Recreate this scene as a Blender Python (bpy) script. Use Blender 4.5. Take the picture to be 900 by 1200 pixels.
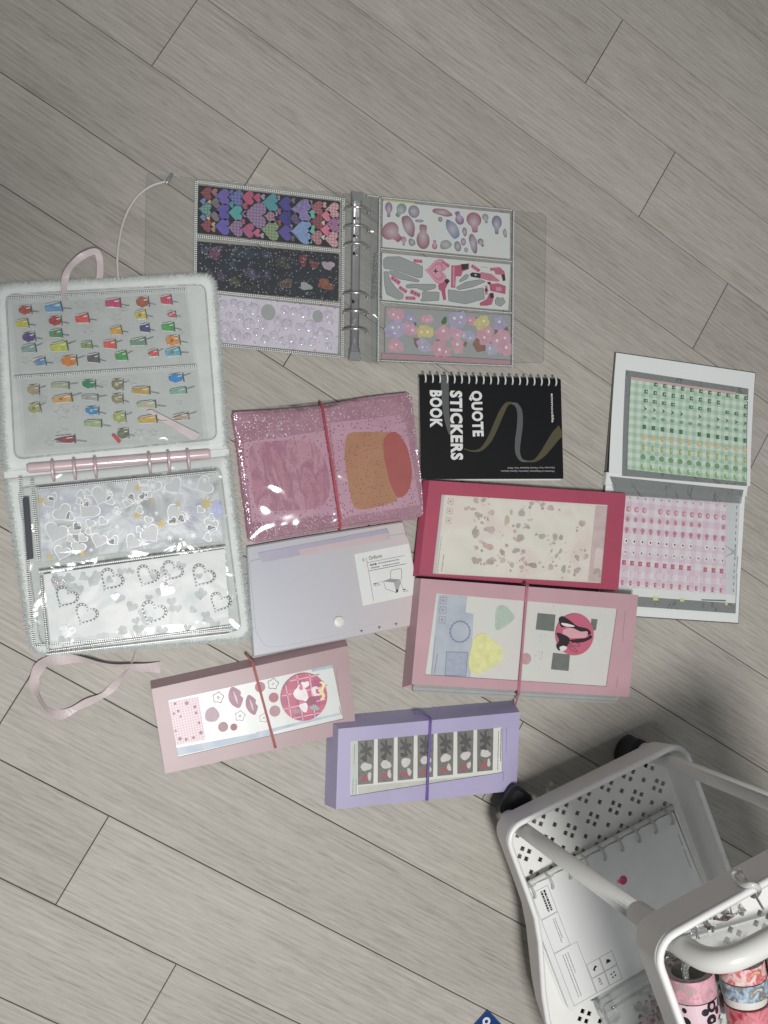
import bpy, bmesh, math, random
from mathutils import Matrix, Vector

random.seed(7)
scene = bpy.context.scene
for o in list(bpy.data.objects):
    bpy.data.objects.remove(o)

# ------------------------------------------------------------------ camera
F_PX, CAM_H = 1105.03, 972.55            # focal length in photo pixels, lens height above the floor in mm
RV = Vector((0.0387682, -0.2530586, 0.0))
CAM_R = Matrix.Rotation(RV.length, 3, RV.normalized())
cam_data = bpy.data.cameras.new('camera')
cam_data.sensor_fit = 'HORIZONTAL'
cam_data.sensor_width = 36.0
cam_data.lens = 36.0 * F_PX / 900.0
cam_data.clip_start = 0.01
cam_data.clip_end = 100.0
cam = bpy.data.objects.new('camera', cam_data)
scene.collection.objects.link(cam)
cam.matrix_world = Matrix.Translation((0, 0, CAM_H / 1000)) @ CAM_R.to_4x4()
scene.camera = cam

# ------------------------------------------------------------------ world, lamps, exposure
world = bpy.data.worlds.new('World')
scene.world = world
world.use_nodes = True
bgn = world.node_tree.nodes['Background']
wtc = world.node_tree.nodes.new('ShaderNodeTexCoord'); wsp = world.node_tree.nodes.new('ShaderNodeSeparateXYZ'); wcr = world.node_tree.nodes.new('ShaderNodeValToRGB')
world.node_tree.links.new(wtc.outputs['Generated'], wsp.inputs[0]); world.node_tree.links.new(wsp.outputs['Z'], wcr.inputs[0]); world.node_tree.links.new(wcr.outputs[0], bgn.inputs['Color'])
wcr.color_ramp.elements[0].position = 0.0; wcr.color_ramp.elements[0].color = (.50, .52, .54, 1)      # walls of the room
wcr.color_ramp.elements[1].position = .75; wcr.color_ramp.elements[1].color = (1.15, 1.2, 1.24, 1)     # its white ceiling
bgn.inputs['Strength'].default_value = 0.165

def area_lamp(name, loc, target, size, power, color):
    d = bpy.data.lights.new(name, 'AREA')
    d.shape = 'DISK'
    d.size = size
    d.energy = power
    d.color = color
    o = bpy.data.objects.new(name, d)
    scene.collection.objects.link(o)
    o.location = loc
    o.rotation_euler = (Vector(target) - Vector(loc)).to_track_quat('-Z', 'Y').to_euler()
    return o
area_lamp('ceiling_lamp', (0.06, -0.52, 2.05), (0.0, -0.35, 0.0), 0.40, 30.0, (1.0, 0.985, 0.955))

scene.view_settings.view_transform = 'Standard'
scene.view_settings.look = 'None'
scene.view_settings.exposure = 0.0
scene.view_settings.gamma = 1.0
scene.view_settings.use_curve_mapping = False
scene.render.engine = 'CYCLES'
scene.cycles.use_denoising = True
scene.cycles.max_bounces = 8
scene.cycles.transparent_max_bounces = 32
scene.cycles.caustics_reflective = False
scene.cycles.caustics_refractive = False

# ------------------------------------------------------------------ helpers: geometry
def at(px, py, z=0.0):
    """point in the room (mm) that the photo pixel shows at height z"""
    d = CAM_R @ Vector(((px - 450) / F_PX, -(py - 600) / F_PX, -1.0))
    s = (z - CAM_H) / d.z
    return Vector((s * d.x, s * d.y))

def zc(Z, x, y):
    return (Z[0] + x / Z[2], Z[1] + y / Z[2])

class MB:
    """collects faces in mm; build() links them as one mesh object"""
    def __init__(s):
        s.v = []; s.f = []; s.m = []; s.cur = 0
    def add(s, vs, fs):
        b = len(s.v)
        s.v += [tuple(v) for v in vs]
        for f in fs:
            s.f.append([i + b for i in f]); s.m.append(s.cur)
        return s
    def box(s, x0, x1, y0, y1, z0, z1):
        return s.prism([(x0, y0), (x1, y0), (x1, y1), (x0, y1)], z0, z1)
    def prism(s, poly, z0, z1, inset=0.0):
        n = len(poly)
        a = sum(poly[i][0] * poly[(i + 1) % n][1] - poly[(i + 1) % n][0] * poly[i][1] for i in range(n))
        if a < 0: poly = poly[::-1]
        vs = [(p[0], p[1], z0) for p in poly]
        fs = [list(range(n))[::-1]]
        if inset:
            vs += [(p[0], p[1], z1 - inset) for p in poly]
            q = offset(poly, -inset)
            vs += [(p[0], p[1], z1) for p in q]
            for i in range(n):
                j = (i + 1) % n
                fs.append([i, j, n + j, n + i]); fs.append([n + i, n + j, 2 * n + j, 2 * n + i])
            fs.append(list(range(2 * n, 3 * n)))
        else:
            vs += [(p[0], p[1], z1) for p in poly]
            for i in range(n):
                j = (i + 1) % n
                fs.append([i, j, n + j, n + i])
            fs.append(list(range(n, 2 * n)))
        return s.add(vs, fs)
    def flat(s, poly, z0, z1=None):
        """one sheet of film"""
        n = len(poly)
        a = sum(poly[i][0] * poly[(i + 1) % n][1] - poly[(i + 1) % n][0] * poly[i][1] for i in range(n))
        if a < 0: poly = poly[::-1]
        return s.add([(p[0], p[1], z0 if z1 is None else z1) for p in poly], [list(range(n))])
    def loft(s, rings, close=True, cap=True):
        """rings: lists of 3-D points with equal counts"""
        n = len(rings[0]); vs = [p for r in rings for p in r]; fs = []
        for k in range(len(rings) - 1):
            for i in range(n if close else n - 1):
                j = (i + 1) % n
                fs.append([k * n + i, k * n + j, (k + 1) * n + j, (k + 1) * n + i])
        if cap and close:
            fs.append(list(range(n))[::-1]); fs.append([(len(rings) - 1) * n + i for i in range(n)])
        return s.add(vs, fs)
    def tube(s, path, r, n=8, closed=False, flat=None):
        path = [Vector(p) for p in path]; rings = []; m = len(path)
        up = Vector((0, 0, 1))
        prev = None
        for i, p in enumerate(path):
            if closed: t = path[(i + 1) % m] - path[i - 1]
            else: t = path[min(i + 1, m - 1)] - path[max(i - 1, 0)]
            t.normalize()
            if prev is None:
                a = t.cross(up)
                if a.length < 1e-3: a = t.cross(Vector((1, 0, 0)))
            else:
                a = prev - t * prev.dot(t)
            a.normalize(); prev = a.copy()
            b = t.cross(a)
            rr = r[i] if isinstance(r, (list, tuple)) else r
            rb = rr * flat if flat else rr
            rings.append([tuple(p + a * rr * math.cos(2 * math.pi * k / n) + b * rb * math.sin(2 * math.pi * k / n)) for k in range(n)])
        if closed: rings.append(rings[0])
        return s.loft(rings, True, not closed)
    def ribbon(s, path, w, thick=0.3, tw=None):
        """flat strip along a 3-D path; tw = roll angle per point"""
        path = [Vector(p) for p in path]; m = len(path); rings = []
        for i, p in enumerate(path):
            t = (path[min(i + 1, m - 1)] - path[max(i - 1, 0)]).normalized()
            a = t.cross(Vector((0, 0, 1))).normalized(); b = t.cross(a)
            an = tw[i] if tw else 0.0
            d = a * math.cos(an) + b * math.sin(an); e = t.cross(d)
            ww = w[i] if isinstance(w, (list, tuple)) else w
            rings.append([tuple(p + d * ww / 2 + e * thick / 2), tuple(p - d * ww / 2 + e * thick / 2),
                          tuple(p - d * ww / 2 - e * thick / 2), tuple(p + d * ww / 2 - e * thick / 2)])
        return s.loft(rings)
    def lathe(s, prof, n=24, c=(0, 0)):
        rings = [[(c[0] + r * math.cos(2 * math.pi * k / n), c[1] + r * math.sin(2 * math.pi * k / n), z) for k in range(n)] for r, z in prof]
        return s.loft(rings)
    def ringslab(s, outer, inner, z0, z1):
        """slab with a hole; outer and inner have equal counts"""
        n = len(outer)
        vs = [(p[0], p[1], z) for z in (z0, z1) for q in (outer, inner) for p in q]
        fs = []
        for i in range(n):
            j = (i + 1) % n
            o0, o0j, i0, i0j = i, j, n + i, n + j
            o1, o1j, i1, i1j = 2 * n + i, 2 * n + j, 3 * n + i, 3 * n + j
            fs += [[o1, o1j, i1j, i1], [o0, i0, i0j, o0j], [o0, o0j, o1j, o1], [i0, i1, i1j, i0j]]
        return s.add(vs, fs)
    def build(s, name, mats, parent=None, base=0.0, smooth=False, color=None, kind=None):
        me = bpy.data.meshes.new(name)
        me.from_pydata([(v[0] / 1000, v[1] / 1000, (v[2] - base) / 1000) for v in s.v], [], s.f)
        if not isinstance(mats, (list, tuple)): mats = [mats]
        for m in mats: me.materials.append(m)
        me.polygons.foreach_set('material_index', s.m)
        if smooth: me.polygons.foreach_set('use_smooth', [True] * len(me.polygons))
        bm = bmesh.new(); bm.from_mesh(me)
        bmesh.ops.recalc_face_normals(bm, faces=bm.faces)
        bm.to_mesh(me); bm.free()
        me.update()
        return link(name, me, parent, color, kind)

def link(name, me, parent=None, color=None, kind=None):
    o = bpy.data.objects.new(name, me)
    scene.collection.objects.link(o)
    if parent is not None: o.parent = parent
    if color is not None: o.color = (*color[:3], 1.0)
    if kind: o['kind'] = kind
    return o

def offset(poly, d):
    """move a polygon's edges outwards by d (counter-clockwise polygons)"""
    n = len(poly); out = []
    a = sum(poly[i][0] * poly[(i + 1) % n][1] - poly[(i + 1) % n][0] * poly[i][1] for i in range(n))
    sg = 1 if a > 0 else -1
    for i in range(n):
        p0, p1, p2 = Vector(poly[i - 1]), Vector(poly[i]), Vector(poly[(i + 1) % n])
        e1 = (p1 - p0); e2 = (p2 - p1)
        if e1.length < 1e-6 or e2.length < 1e-6: out.append(tuple(p1)); continue
        e1.normalize(); e2.normalize()
        n1 = Vector((e1.y, -e1.x)); n2 = Vector((e2.y, -e2.x))
        m = n1 + n2
        if m.length < 1e-4: m = n1
        m.normalize()
        c = max(0.35, m.dot(n1))
        out.append(tuple(p1 + m * (d * sg / c)))
    return out

def rrect(x0, x1, y0, y1, r, n=5):
    pts = []
    for cx, cy, a in ((x1 - r, y1 - r, 0), (x0 + r, y1 - r, 90), (x0 + r, y0 + r, 180), (x1 - r, y0 + r, 270)):
        for k in range(n + 1):
            t = math.radians(a + 90 * k / n)
            pts.append((cx + r * math.cos(t), cy + r * math.sin(t)))
    return pts

def rpoly(pts, r, n=4):
    """round the corners of a polygon"""
    out = []; m = len(pts)
    for i in range(m):
        p0, p1, p2 = Vector(pts[i - 1]), Vector(pts[i]), Vector(pts[(i + 1) % m])
        a = p1 + (p0 - p1).normalized() * min(r, (p0 - p1).length * .45)
        b = p1 + (p2 - p1).normalized() * min(r, (p2 - p1).length * .45)
        for k in range(n + 1):
            t = k / n
            out.append(tuple(a * (1 - t) ** 2 + p1 * 2 * t * (1 - t) + b * t * t))
    return out

def spline(pts, n=6, closed=False):
    """Catmull-Rom through points of any dimension"""
    P = [Vector(p) for p in pts]; m = len(P); out = []
    for i in range(m if closed else m - 1):
        if closed: a, b, c, d = P[i - 1], P[i], P[(i + 1) % m], P[(i + 2) % m]
        else: a, b, c, d = P[max(i - 1, 0)], P[i], P[i + 1], P[min(i + 2, m - 1)]
        for k in range(n):
            t = k / n
            out.append(tuple(0.5 * ((2 * b) + (c - a) * t + (2 * a - 5 * b + 4 * c - d) * t * t + (3 * b - a - 3 * c + d) * t ** 3)))
    if not closed: out.append(tuple(P[-1]))
    return out

def xf(poly, c, s=1.0, rot=0.0, sy=None):
    ca, sa = math.cos(rot), math.sin(rot); sy = s if sy is None else sy
    return [(c[0] + s * x * ca - sy * y * sa, c[1] + s * x * sa + sy * y * ca) for x, y in poly]

def heart(n=26):
    pts = []
    for k in range(n):
        t = 2 * math.pi * k / n
        x = 16 * math.sin(t) ** 3
        y = 13 * math.cos(t) - 5 * math.cos(2 * t) - 2 * math.cos(3 * t) - math.cos(4 * t)
        pts.append((x / 32, (y + 2.5) / 32))
    return pts
HEART = heart()
def circle(n=20): return [(.5 * math.cos(2 * math.pi * k / n), .5 * math.sin(2 * math.pi * k / n)) for k in range(n)]
CIRC = circle()
def star(n=5, ir=.42): return [((.5 if k % 2 == 0 else .5 * ir) * math.sin(math.pi * k / n), (.5 if k % 2 == 0 else .5 * ir) * math.cos(math.pi * k / n)) for k in range(2 * n)]
def flower(n=5, m=30, d=.18): return [((.5 - d + d * math.cos(n * 2 * math.pi * k / m)) * math.cos(2 * math.pi * k / m), (.5 - d + d * math.cos(n * 2 * math.pi * k / m)) * math.sin(2 * math.pi * k / m)) for k in range(m)]
def blob(seed, n=16, irr=.18):
    r = random.Random(seed); ph = [r.uniform(0, 6.28) for _ in range(3)]
    out = []
    for k in range(n):
        t = 2 * math.pi * k / n
        q = .5 * (1 - irr + irr * (math.sin(2 * t + ph[0]) * .6 + math.sin(3 * t + ph[1]) * .5 + math.sin(5 * t + ph[2]) * .3))
        out.append((q * math.cos(t), q * math.sin(t)))
    return out
def drop(n=20, neck=.3):
    out = []
    for k in range(n):
        t = math.radians(-62 + 304 * k / (n - 1)); out.append((.46 * math.cos(t), .36 * math.sin(t) + .14))
    nk = .14 + neck * .25
    return out + [(-nk, -.32), (-nk * .9, -.47), (0, -.5), (nk * .9, -.47), (nk, -.32)]
def teardrop(n=20, neck=.3):
    """round drop with a tail towards -y"""
    out = []
    for k in range(n):
        t = 2 * math.pi * k / n
        x, y = math.cos(t), math.sin(t)
        if y < 0: x *= (1 + y * (1 - neck)) ; y *= 1.6
        out.append((x * .5, y * .38 + .1))
    return out

# ------------------------------------------------------------------ helpers: materials
def lin(c): 
    c /= 255.0
    return c / 12.92 if c <= 0.04045 else ((c + 0.055) / 1.055) ** 2.4
def C(r, g, b, k=1.0): return (min(.9, lin(r) * k), min(.9, lin(g) * k), min(.9, lin(b) * k))
def hexc(h, k=1.12, sat=.80):
    c = C(int(h[0:2], 16), int(h[2:4], 16), int(h[4:6], 16), k); g = .3 * c[0] + .59 * c[1] + .11 * c[2]
    return tuple(g + (x - g) * sat for x in c)

MATS = {}
def newmat(name):
    m = bpy.data.materials.new(name); m.use_nodes = True
    nt = m.node_tree
    for n in list(nt.nodes): nt.nodes.remove(n)
    out = nt.nodes.new('ShaderNodeOutputMaterial')
    MATS[name] = m
    return m, nt, out
def node(nt, t, **kw):
    n = nt.nodes.new('ShaderNode' + t)
    for k, v in kw.items():
        if k in n.inputs: n.inputs[k].default_value = v
        else: setattr(n, k, v)
    return n
def lk(nt, a, ao, b, bi): nt.links.new(a.outputs[ao], b.inputs[bi])
def coords(nt, kind='Object'): return node(nt, 'TexCoord')
def mixc(nt, blend='MIX', fac=0.5):
    n = nt.nodes.new('ShaderNodeMix'); n.data_type = 'RGBA'; n.blend_type = blend
    n.inputs[0].default_value = fac
    return n       # inputs 0 fac, 6 A, 7 B ; output 2

def simple(name, color, rough=.5, metal=0.0, spec=.4, var=.06, vscale=40.0, bump=0.0, bscale=200.0, objcol=False, coat=0.0, sheen=0.0):
    m, nt, out = newmat(name)
    p = node(nt, 'BsdfPrincipled', **{'Roughness': rough, 'Metallic': metal, 'Specular IOR Level': spec, 'Coat Weight': coat, 'Coat Roughness': .08, 'Sheen Weight': sheen})
    tc = coords(nt)
    nz = node(nt, 'TexNoise', Scale=vscale, Detail=4.0)
    lk(nt, tc, 'Object', nz, 'Vector')
    mx = mixc(nt, 'MULTIPLY', 1.0)
    if objcol:
        oi = node(nt, 'ObjectInfo'); lk(nt, oi, 'Color', mx, 6)
    else: mx.inputs[6].default_value = (*color, 1)
    rp = node(nt, 'MapRange'); rp.inputs['From Min'].default_value = .3; rp.inputs['From Max'].default_value = .7
    rp.inputs['To Min'].default_value = 1 - var; rp.inputs['To Max'].default_value = 1 + var
    lk(nt, nz, 'Fac', rp, 'Value')
    nt.links.new(rp.outputs['Result'], mx.inputs[7])
    nt.links.new(mx.outputs[2], p.inputs['Base Color'])
    if bump:
        b = node(nt, 'Bump', Strength=bump, Distance=.0005)
        n2 = node(nt, 'TexNoise', Scale=bscale, Detail=3.0)
        lk(nt, tc, 'Object', n2, 'Vector'); lk(nt, n2, 'Fac', b, 'Height'); lk(nt, b, 'Normal', p, 'Normal')
    lk(nt, p, 'BSDF', out, 'Surface')
    return m

def film(name, tint=(.98, .985, .985), haze=.03, hazecol=(.85, .87, .87), gloss=1.0, rough=.13, bump=.25, bscale=25.0):
    """thin clear plastic: mostly transparent, with a little haze and a wrinkled gloss"""
    m, nt, out = newmat(name)
    tr = node(nt, 'BsdfTransparent', Color=(*tint, 1))
    df = node(nt, 'BsdfDiffuse', Color=(*hazecol, 1))
    gl = node(nt, 'BsdfGlossy', Roughness=rough, Color=(1, 1, 1, 1))
    tc = coords(nt)
    nz = node(nt, 'TexNoise', Scale=bscale, Detail=2.0, Distortion=.6)
    lk(nt, tc, 'Object', nz, 'Vector')
    bp = node(nt, 'Bump', Strength=min(1.0, bump * 2), Distance=.007)
    lk(nt, nz, 'Fac', bp, 'Height'); lk(nt, bp, 'Normal', gl, 'Normal')
    fr = node(nt, 'Fresnel', IOR=1.42); lk(nt, bp, 'Normal', fr, 'Normal')
    mu = node(nt, 'Math', operation='MULTIPLY'); mu.inputs[1].default_value = gloss
    lk(nt, fr, 'Fac', mu, 0)
    m1 = node(nt, 'MixShader', Fac=haze); lk(nt, tr, 'BSDF', m1, 1); lk(nt, df, 'BSDF', m1, 2)
    m2 = node(nt, 'MixShader'); lk(nt, mu, 'Value', m2, 0); lk(nt, m1, 'Shader', m2, 1); lk(nt, gl, 'BSDF', m2, 2)
    lk(nt, m2, 'Shader', out, 'Surface')
    return m

def wood():
    m, nt, out = newmat('plank_wood')
    p = node(nt, 'BsdfPrincipled', **{'Roughness': .5, 'Specular IOR Level': .35})
    tc = coords(nt); oi = node(nt, 'ObjectInfo')
    # each plank shows another piece of the print
    off = node(nt, 'CombineXYZ'); 
    mu = node(nt, 'Math', operation='MULTIPLY'); mu.inputs[1].default_value = 37.0
    lk(nt, oi, 'Random', mu, 0); lk(nt, mu, 'Value', off, 'X'); lk(nt, mu, 'Value', off, 'Y')
    add = node(nt, 'VectorMath', operation='ADD'); lk(nt, tc, 'Object', add, 0); lk(nt, off, 'Vector', add, 1)
    def streak(sx, sy, detail, dist):
        mp = node(nt, 'Mapping'); mp.inputs['Scale'].default_value = (sx, sy, 1)
        lk(nt, add, 'Vector', mp, 'Vector')
        n = node(nt, 'TexNoise', Scale=1.0, Detail=detail, Roughness=.62, Distortion=dist)
        lk(nt, mp, 'Vector', n, 'Vector'); return n
    a = streak(34, 480, 6, .9)        # fine pores along the plank
    b = streak(7, 62, 5, 1.8)
    c4 = streak(3.0, 16, 4, 1.2)      # slow light and dark figure across the board       # broad bands
    # cathedral figure
    mp = node(nt, 'Mapping'); mp.inputs['Scale'].default_value = (1.7, 24, 1); lk(nt, add, 'Vector', mp, 'Vector')
    wv = node(nt, 'TexWave', Scale=2.4, Distortion=7.0, Detail=3.0); wv.inputs['Detail Scale'].default_value = 1.1
    wv.bands_direction = 'Y'; lk(nt, mp, 'Vector', wv, 'Vector')
    s1 = node(nt, 'Math', operation='MULTIPLY'); s1.inputs[1].default_value = .52; lk(nt, a, 'Fac', s1, 0)
    s2 = node(nt, 'Math', operation='MULTIPLY'); s2.inputs[1].default_value = .26; lk(nt, b, 'Fac', s2, 0)
    s3 = node(nt, 'Math', operation='MULTIPLY'); s3.inputs[1].default_value = .06; lk(nt, wv, 'Fac', s3, 0)
    t1 = node(nt, 'Math', operation='ADD'); lk(nt, s1, 'Value', t1, 0); lk(nt, s2, 'Value', t1, 1)
    t2 = node(nt, 'Math', operation='ADD'); lk(nt, t1, 'Value', t2, 0); lk(nt, s3, 'Value', t2, 1)
    s4 = node(nt, 'Math', operation='MULTIPLY'); s4.inputs[1].default_value = .20; lk(nt, c4, 'Fac', s4, 0)
    t3 = node(nt, 'Math', operation='ADD'); lk(nt, t2, 'Value', t3, 0); lk(nt, s4, 'Value', t3, 1); t2 = t3
    cr = node(nt, 'ValToRGB'); el = cr.color_ramp.elements
    el[0].position = .36; el[0].color = (*C(153, 147, 138), 1)
    el[1].position = .70; el[1].color = (*C(197, 192, 184), 1)
    e = cr.color_ramp.elements.new(.50); e.color = (*C(177, 172, 164), 1)
    lk(nt, t2, 'Value', cr, 'Fac')
    # plank to plank tone
    rp = node(nt, 'MapRange'); rp.inputs['To Min'].default_value = .93; rp.inputs['To Max'].default_value = 1.05
    lk(nt, oi, 'Random', rp, 'Value')
    mx = mixc(nt, 'MULTIPLY', 1.0); lk(nt, cr, 'Color', mx, 6); nt.links.new(rp.outputs['Result'], mx.inputs[7])
    nt.links.new(mx.outputs[2], p.inputs['Base Color'])
    bp = node(nt, 'Bump', Strength=.12, Distance=.0004); lk(nt, a, 'Fac', bp, 'Height'); lk(nt, bp, 'Normal', p, 'Normal')
    lk(nt, p, 'BSDF', out, 'Surface')
    return m

def gingham(name, light, mid, dark, scale, stripe=False):
    """woven check from two square waves, in the sheet's own coordinates"""
    m, nt, out = newmat(name)
    p = node(nt, 'BsdfPrincipled', **{'Roughness': .35, 'Specular IOR Level': .5})
    tc = coords(nt); sep = node(nt, 'SeparateXYZ'); lk(nt, tc, 'Object', sep, 'Vector')
    vals = []
    for ax in ('X', 'Y'):
        a = node(nt, 'Math', operation='MULTIPLY'); a.inputs[1].default_value = scale; lk(nt, sep, ax, a, 0)
        b = node(nt, 'Math', operation='FRACT'); lk(nt, a, 'Value', b, 0)
        c = node(nt, 'Math', operation='GREATER_THAN'); c.inputs[1].default_value = .5; lk(nt, b, 'Value', c, 0)
        vals.append(c)
    sm = node(nt, 'Math', operation='ADD'); lk(nt, vals[0], 'Value', sm, 0); lk(nt, vals[1], 'Value', sm, 1)
    h = node(nt, 'Math', operation='MULTIPLY'); h.inputs[1].default_value = .5; lk(nt, sm, 'Value', h, 0)
    cr = node(nt, 'ValToRGB'); cr.color_ramp.interpolation = 'CONSTANT'; el = cr.color_ramp.elements
    el[0].position = 0; el[0].color = (*light, 1); el[1].position = .75; el[1].color = (*dark, 1)
    e = el.new(.25); e.color = (*mid, 1)
    lk(nt, h, 'Value', cr, 'Fac'); lk(nt, cr, 'Color', p, 'Base Color'); lk(nt, p, 'BSDF', out, 'Surface')
    return m

def patchy(name, cols, scale=30.0, rough=.4, spec=.5, sparkle=0.0, spscale=900.0, metal=0.0, bump=0.0, bscale=60.0, objcol=False, dots=None, stretch=None):
    """noise between several colours, optionally with glitter specks or dark specks"""
    m, nt, out = newmat(name)
    p = node(nt, 'BsdfPrincipled', **{'Roughness': rough, 'Specular IOR Level': spec, 'Metallic': metal})
    tc = coords(nt)
    nz = node(nt, 'TexNoise', Scale=scale, Detail=3.0, Distortion=.5)
    if stretch:
        mpp = node(nt, 'Mapping'); mpp.inputs['Scale'].default_value = (*stretch, 1); lk(nt, tc, 'Object', mpp, 'Vector'); lk(nt, mpp, 'Vector', nz, 'Vector')
    else: lk(nt, tc, 'Object', nz, 'Vector')
    cr = node(nt, 'ValToRGB'); el = cr.color_ramp.elements
    k = len(cols)
    el[0].position = .32; el[0].color = (*cols[0], 1); el[1].position = .68; el[1].color = (*cols[-1], 1)
    for i in range(1, k - 1):
        e = el.new(.32 + .36 * i / (k - 1)); e.color = (*cols[i], 1)
    lk(nt, nz, 'Fac', cr, 'Fac')
    src, so = cr, 'Color'
    if objcol:
        oi = node(nt, 'ObjectInfo'); mx = mixc(nt, 'MULTIPLY', 1.0)
        lk(nt, oi, 'Color', mx, 6); lk(nt, cr, 'Color', mx, 7); src, so = mx, 2
    if dots:
        vo = node(nt, 'TexVoronoi', Scale=dots[0]); lk(nt, tc, 'Object', vo, 'Vector')
        lt = node(nt, 'Math', operation='LESS_THAN'); lt.inputs[1].default_value = dots[1]; lk(nt, vo, 'Distance', lt, 0)
        mx = mixc(nt); nt.links.new(lt.outputs[0], mx.inputs[0]); nt.links.new(src.outputs[so], mx.inputs[6]); mx.inputs[7].default_value = (*dots[2], 1)
        src, so = mx, 2
    nt.links.new(src.outputs[so], p.inputs['Base Color'])
    if bump:
        bp = node(nt, 'Bump', Strength=bump, Distance=.003)
        n2 = node(nt, 'TexNoise', Scale=bscale, Detail=3.0, Distortion=.8); lk(nt, tc, 'Object', n2, 'Vector')
        lk(nt, n2, 'Fac', bp, 'Height'); lk(nt, bp, 'Normal', p, 'Normal')
    if sparkle:
        v = node(nt, 'TexVoronoi', Scale=spscale); lk(nt, tc, 'Object', v, 'Vector')
        sx = node(nt, 'SeparateColor'); lk(nt, v, 'Color', sx, 'Color')
        gt = node(nt, 'Math', operation='GREATER_THAN'); gt.inputs[1].default_value = 1 - sparkle; lk(nt, sx, 'Red', gt, 0)
        # each flake is a tiny mirror tilted its own way
        gl = node(nt, 'BsdfGlossy', Roughness=.38, Color=(1, 1, 1, 1))
        ge = node(nt, 'NewGeometry')
        sb = node(nt, 'VectorMath', operation='SUBTRACT'); lk(nt, v, 'Color', sb, 0); sb.inputs[1].default_value = (.5, .5, .5)
        sc = node(nt, 'VectorMath', operation='SCALE'); lk(nt, sb, 'Vector', sc, 0); sc.inputs['Scale'].default_value = .55
        ad = node(nt, 'VectorMath', operation='ADD'); lk(nt, ge, 'Normal', ad, 0); lk(nt, sc, 'Vector', ad, 1)
        no = node(nt, 'VectorMath', operation='NORMALIZE'); lk(nt, ad, 'Vector', no, 0); lk(nt, no, 'Vector', gl, 'Normal')
        ms = node(nt, 'MixShader'); lk(nt, gt, 'Value', ms, 0); lk(nt, p, 'BSDF', ms, 1); lk(nt, gl, 'BSDF', ms, 2)
        lk(nt, ms, 'Shader', out, 'Surface')
    else: lk(nt, p, 'BSDF', out, 'Surface')
    return m

M_wood = wood()
M_gap = simple('joint_dark', C(52, 47, 42), .9)
M_paper = simple('white_paper', C(226, 228, 226), .55, var=.02)
M_sheet = simple('sticker_backing', C(228, 232, 230), .3, var=.02, spec=.5)
M_ink = simple('black_ink', C(38, 38, 40), .6)
M_inkgrey = simple('grey_ink', C(120, 122, 126), .6)
M_stk = simple('sticker_print', (1, 1, 1), .28, objcol=True, var=.10, vscale=120, spec=.5)
M_stkm = simple('sticker_print_matt', (1, 1, 1), .6, objcol=True, var=.08, vscale=90)
M_plaid = gingham('sticker_plaid', (1, 1, 1), (.55, .55, .55), (.2, .2, .2), 300)
M_glit = patchy('sticker_holographic', [(.55, .55, .6), (1, 1, 1), (.6, .75, .9)], 160, .25, sparkle=.10, spscale=1600, objcol=True)
M_clear = film('clear_vinyl')
M_page_low = film('clear_page_vinyl', (.99, .99, .99), .03, (.88, .9, .9), .12, .2, .1, 22)
M_clear_soft = film('clear_vinyl_soft', (.975, .98, .98), .06, (.85, .87, .87), .9, .12, .3, 30)
M_seam = film('vinyl_weld', (.86, .88, .88), .22, (.80, .82, .82), 1.6, .15, .5, 400)
M_weld = simple('weld_bead', C(236, 240, 238), .3, spec=.7)
M_chrome = simple('chrome', C(206, 206, 206), .24, .85, var=.05)
M_pinkmetal = simple('pink_metal', C(226, 204, 209), .2, .12, var=.06)
M_white_plastic = simple('white_lacquer', C(226, 226, 222), .32, spec=.5, var=.02, vscale=12)
M_black = simple('black_plastic', C(34, 36, 40), .45)
M_silver = patchy('silver_foil', [C(170, 174, 176), C(225, 230, 230), C(190, 195, 205)], 60, .22, metal=.9, bump=.35, bscale=45)
M_silverline = simple('silver_outline', C(196, 199, 200), .4, .35)
M_gold = simple('gold_foil', C(168, 152, 92), .45, .3)

# gingham sheets need object colour on plaid
nt = M_plaid.node_tree
_p = [n for n in nt.nodes if n.type == 'BSDF_PRINCIPLED'][0]; _cr = [n for n in nt.nodes if n.type == 'VALTORGB'][0]
_oi = node(nt, 'ObjectInfo'); _mx = mixc(nt, 'MIX', .5); _m2 = mixc(nt, 'MULTIPLY', .55)
lk(nt, _oi, 'Color', _m2, 6); lk(nt, _cr, 'Color', _m2, 7); nt.links.new(_m2.outputs[2], _p.inputs['Base Color'])

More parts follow.
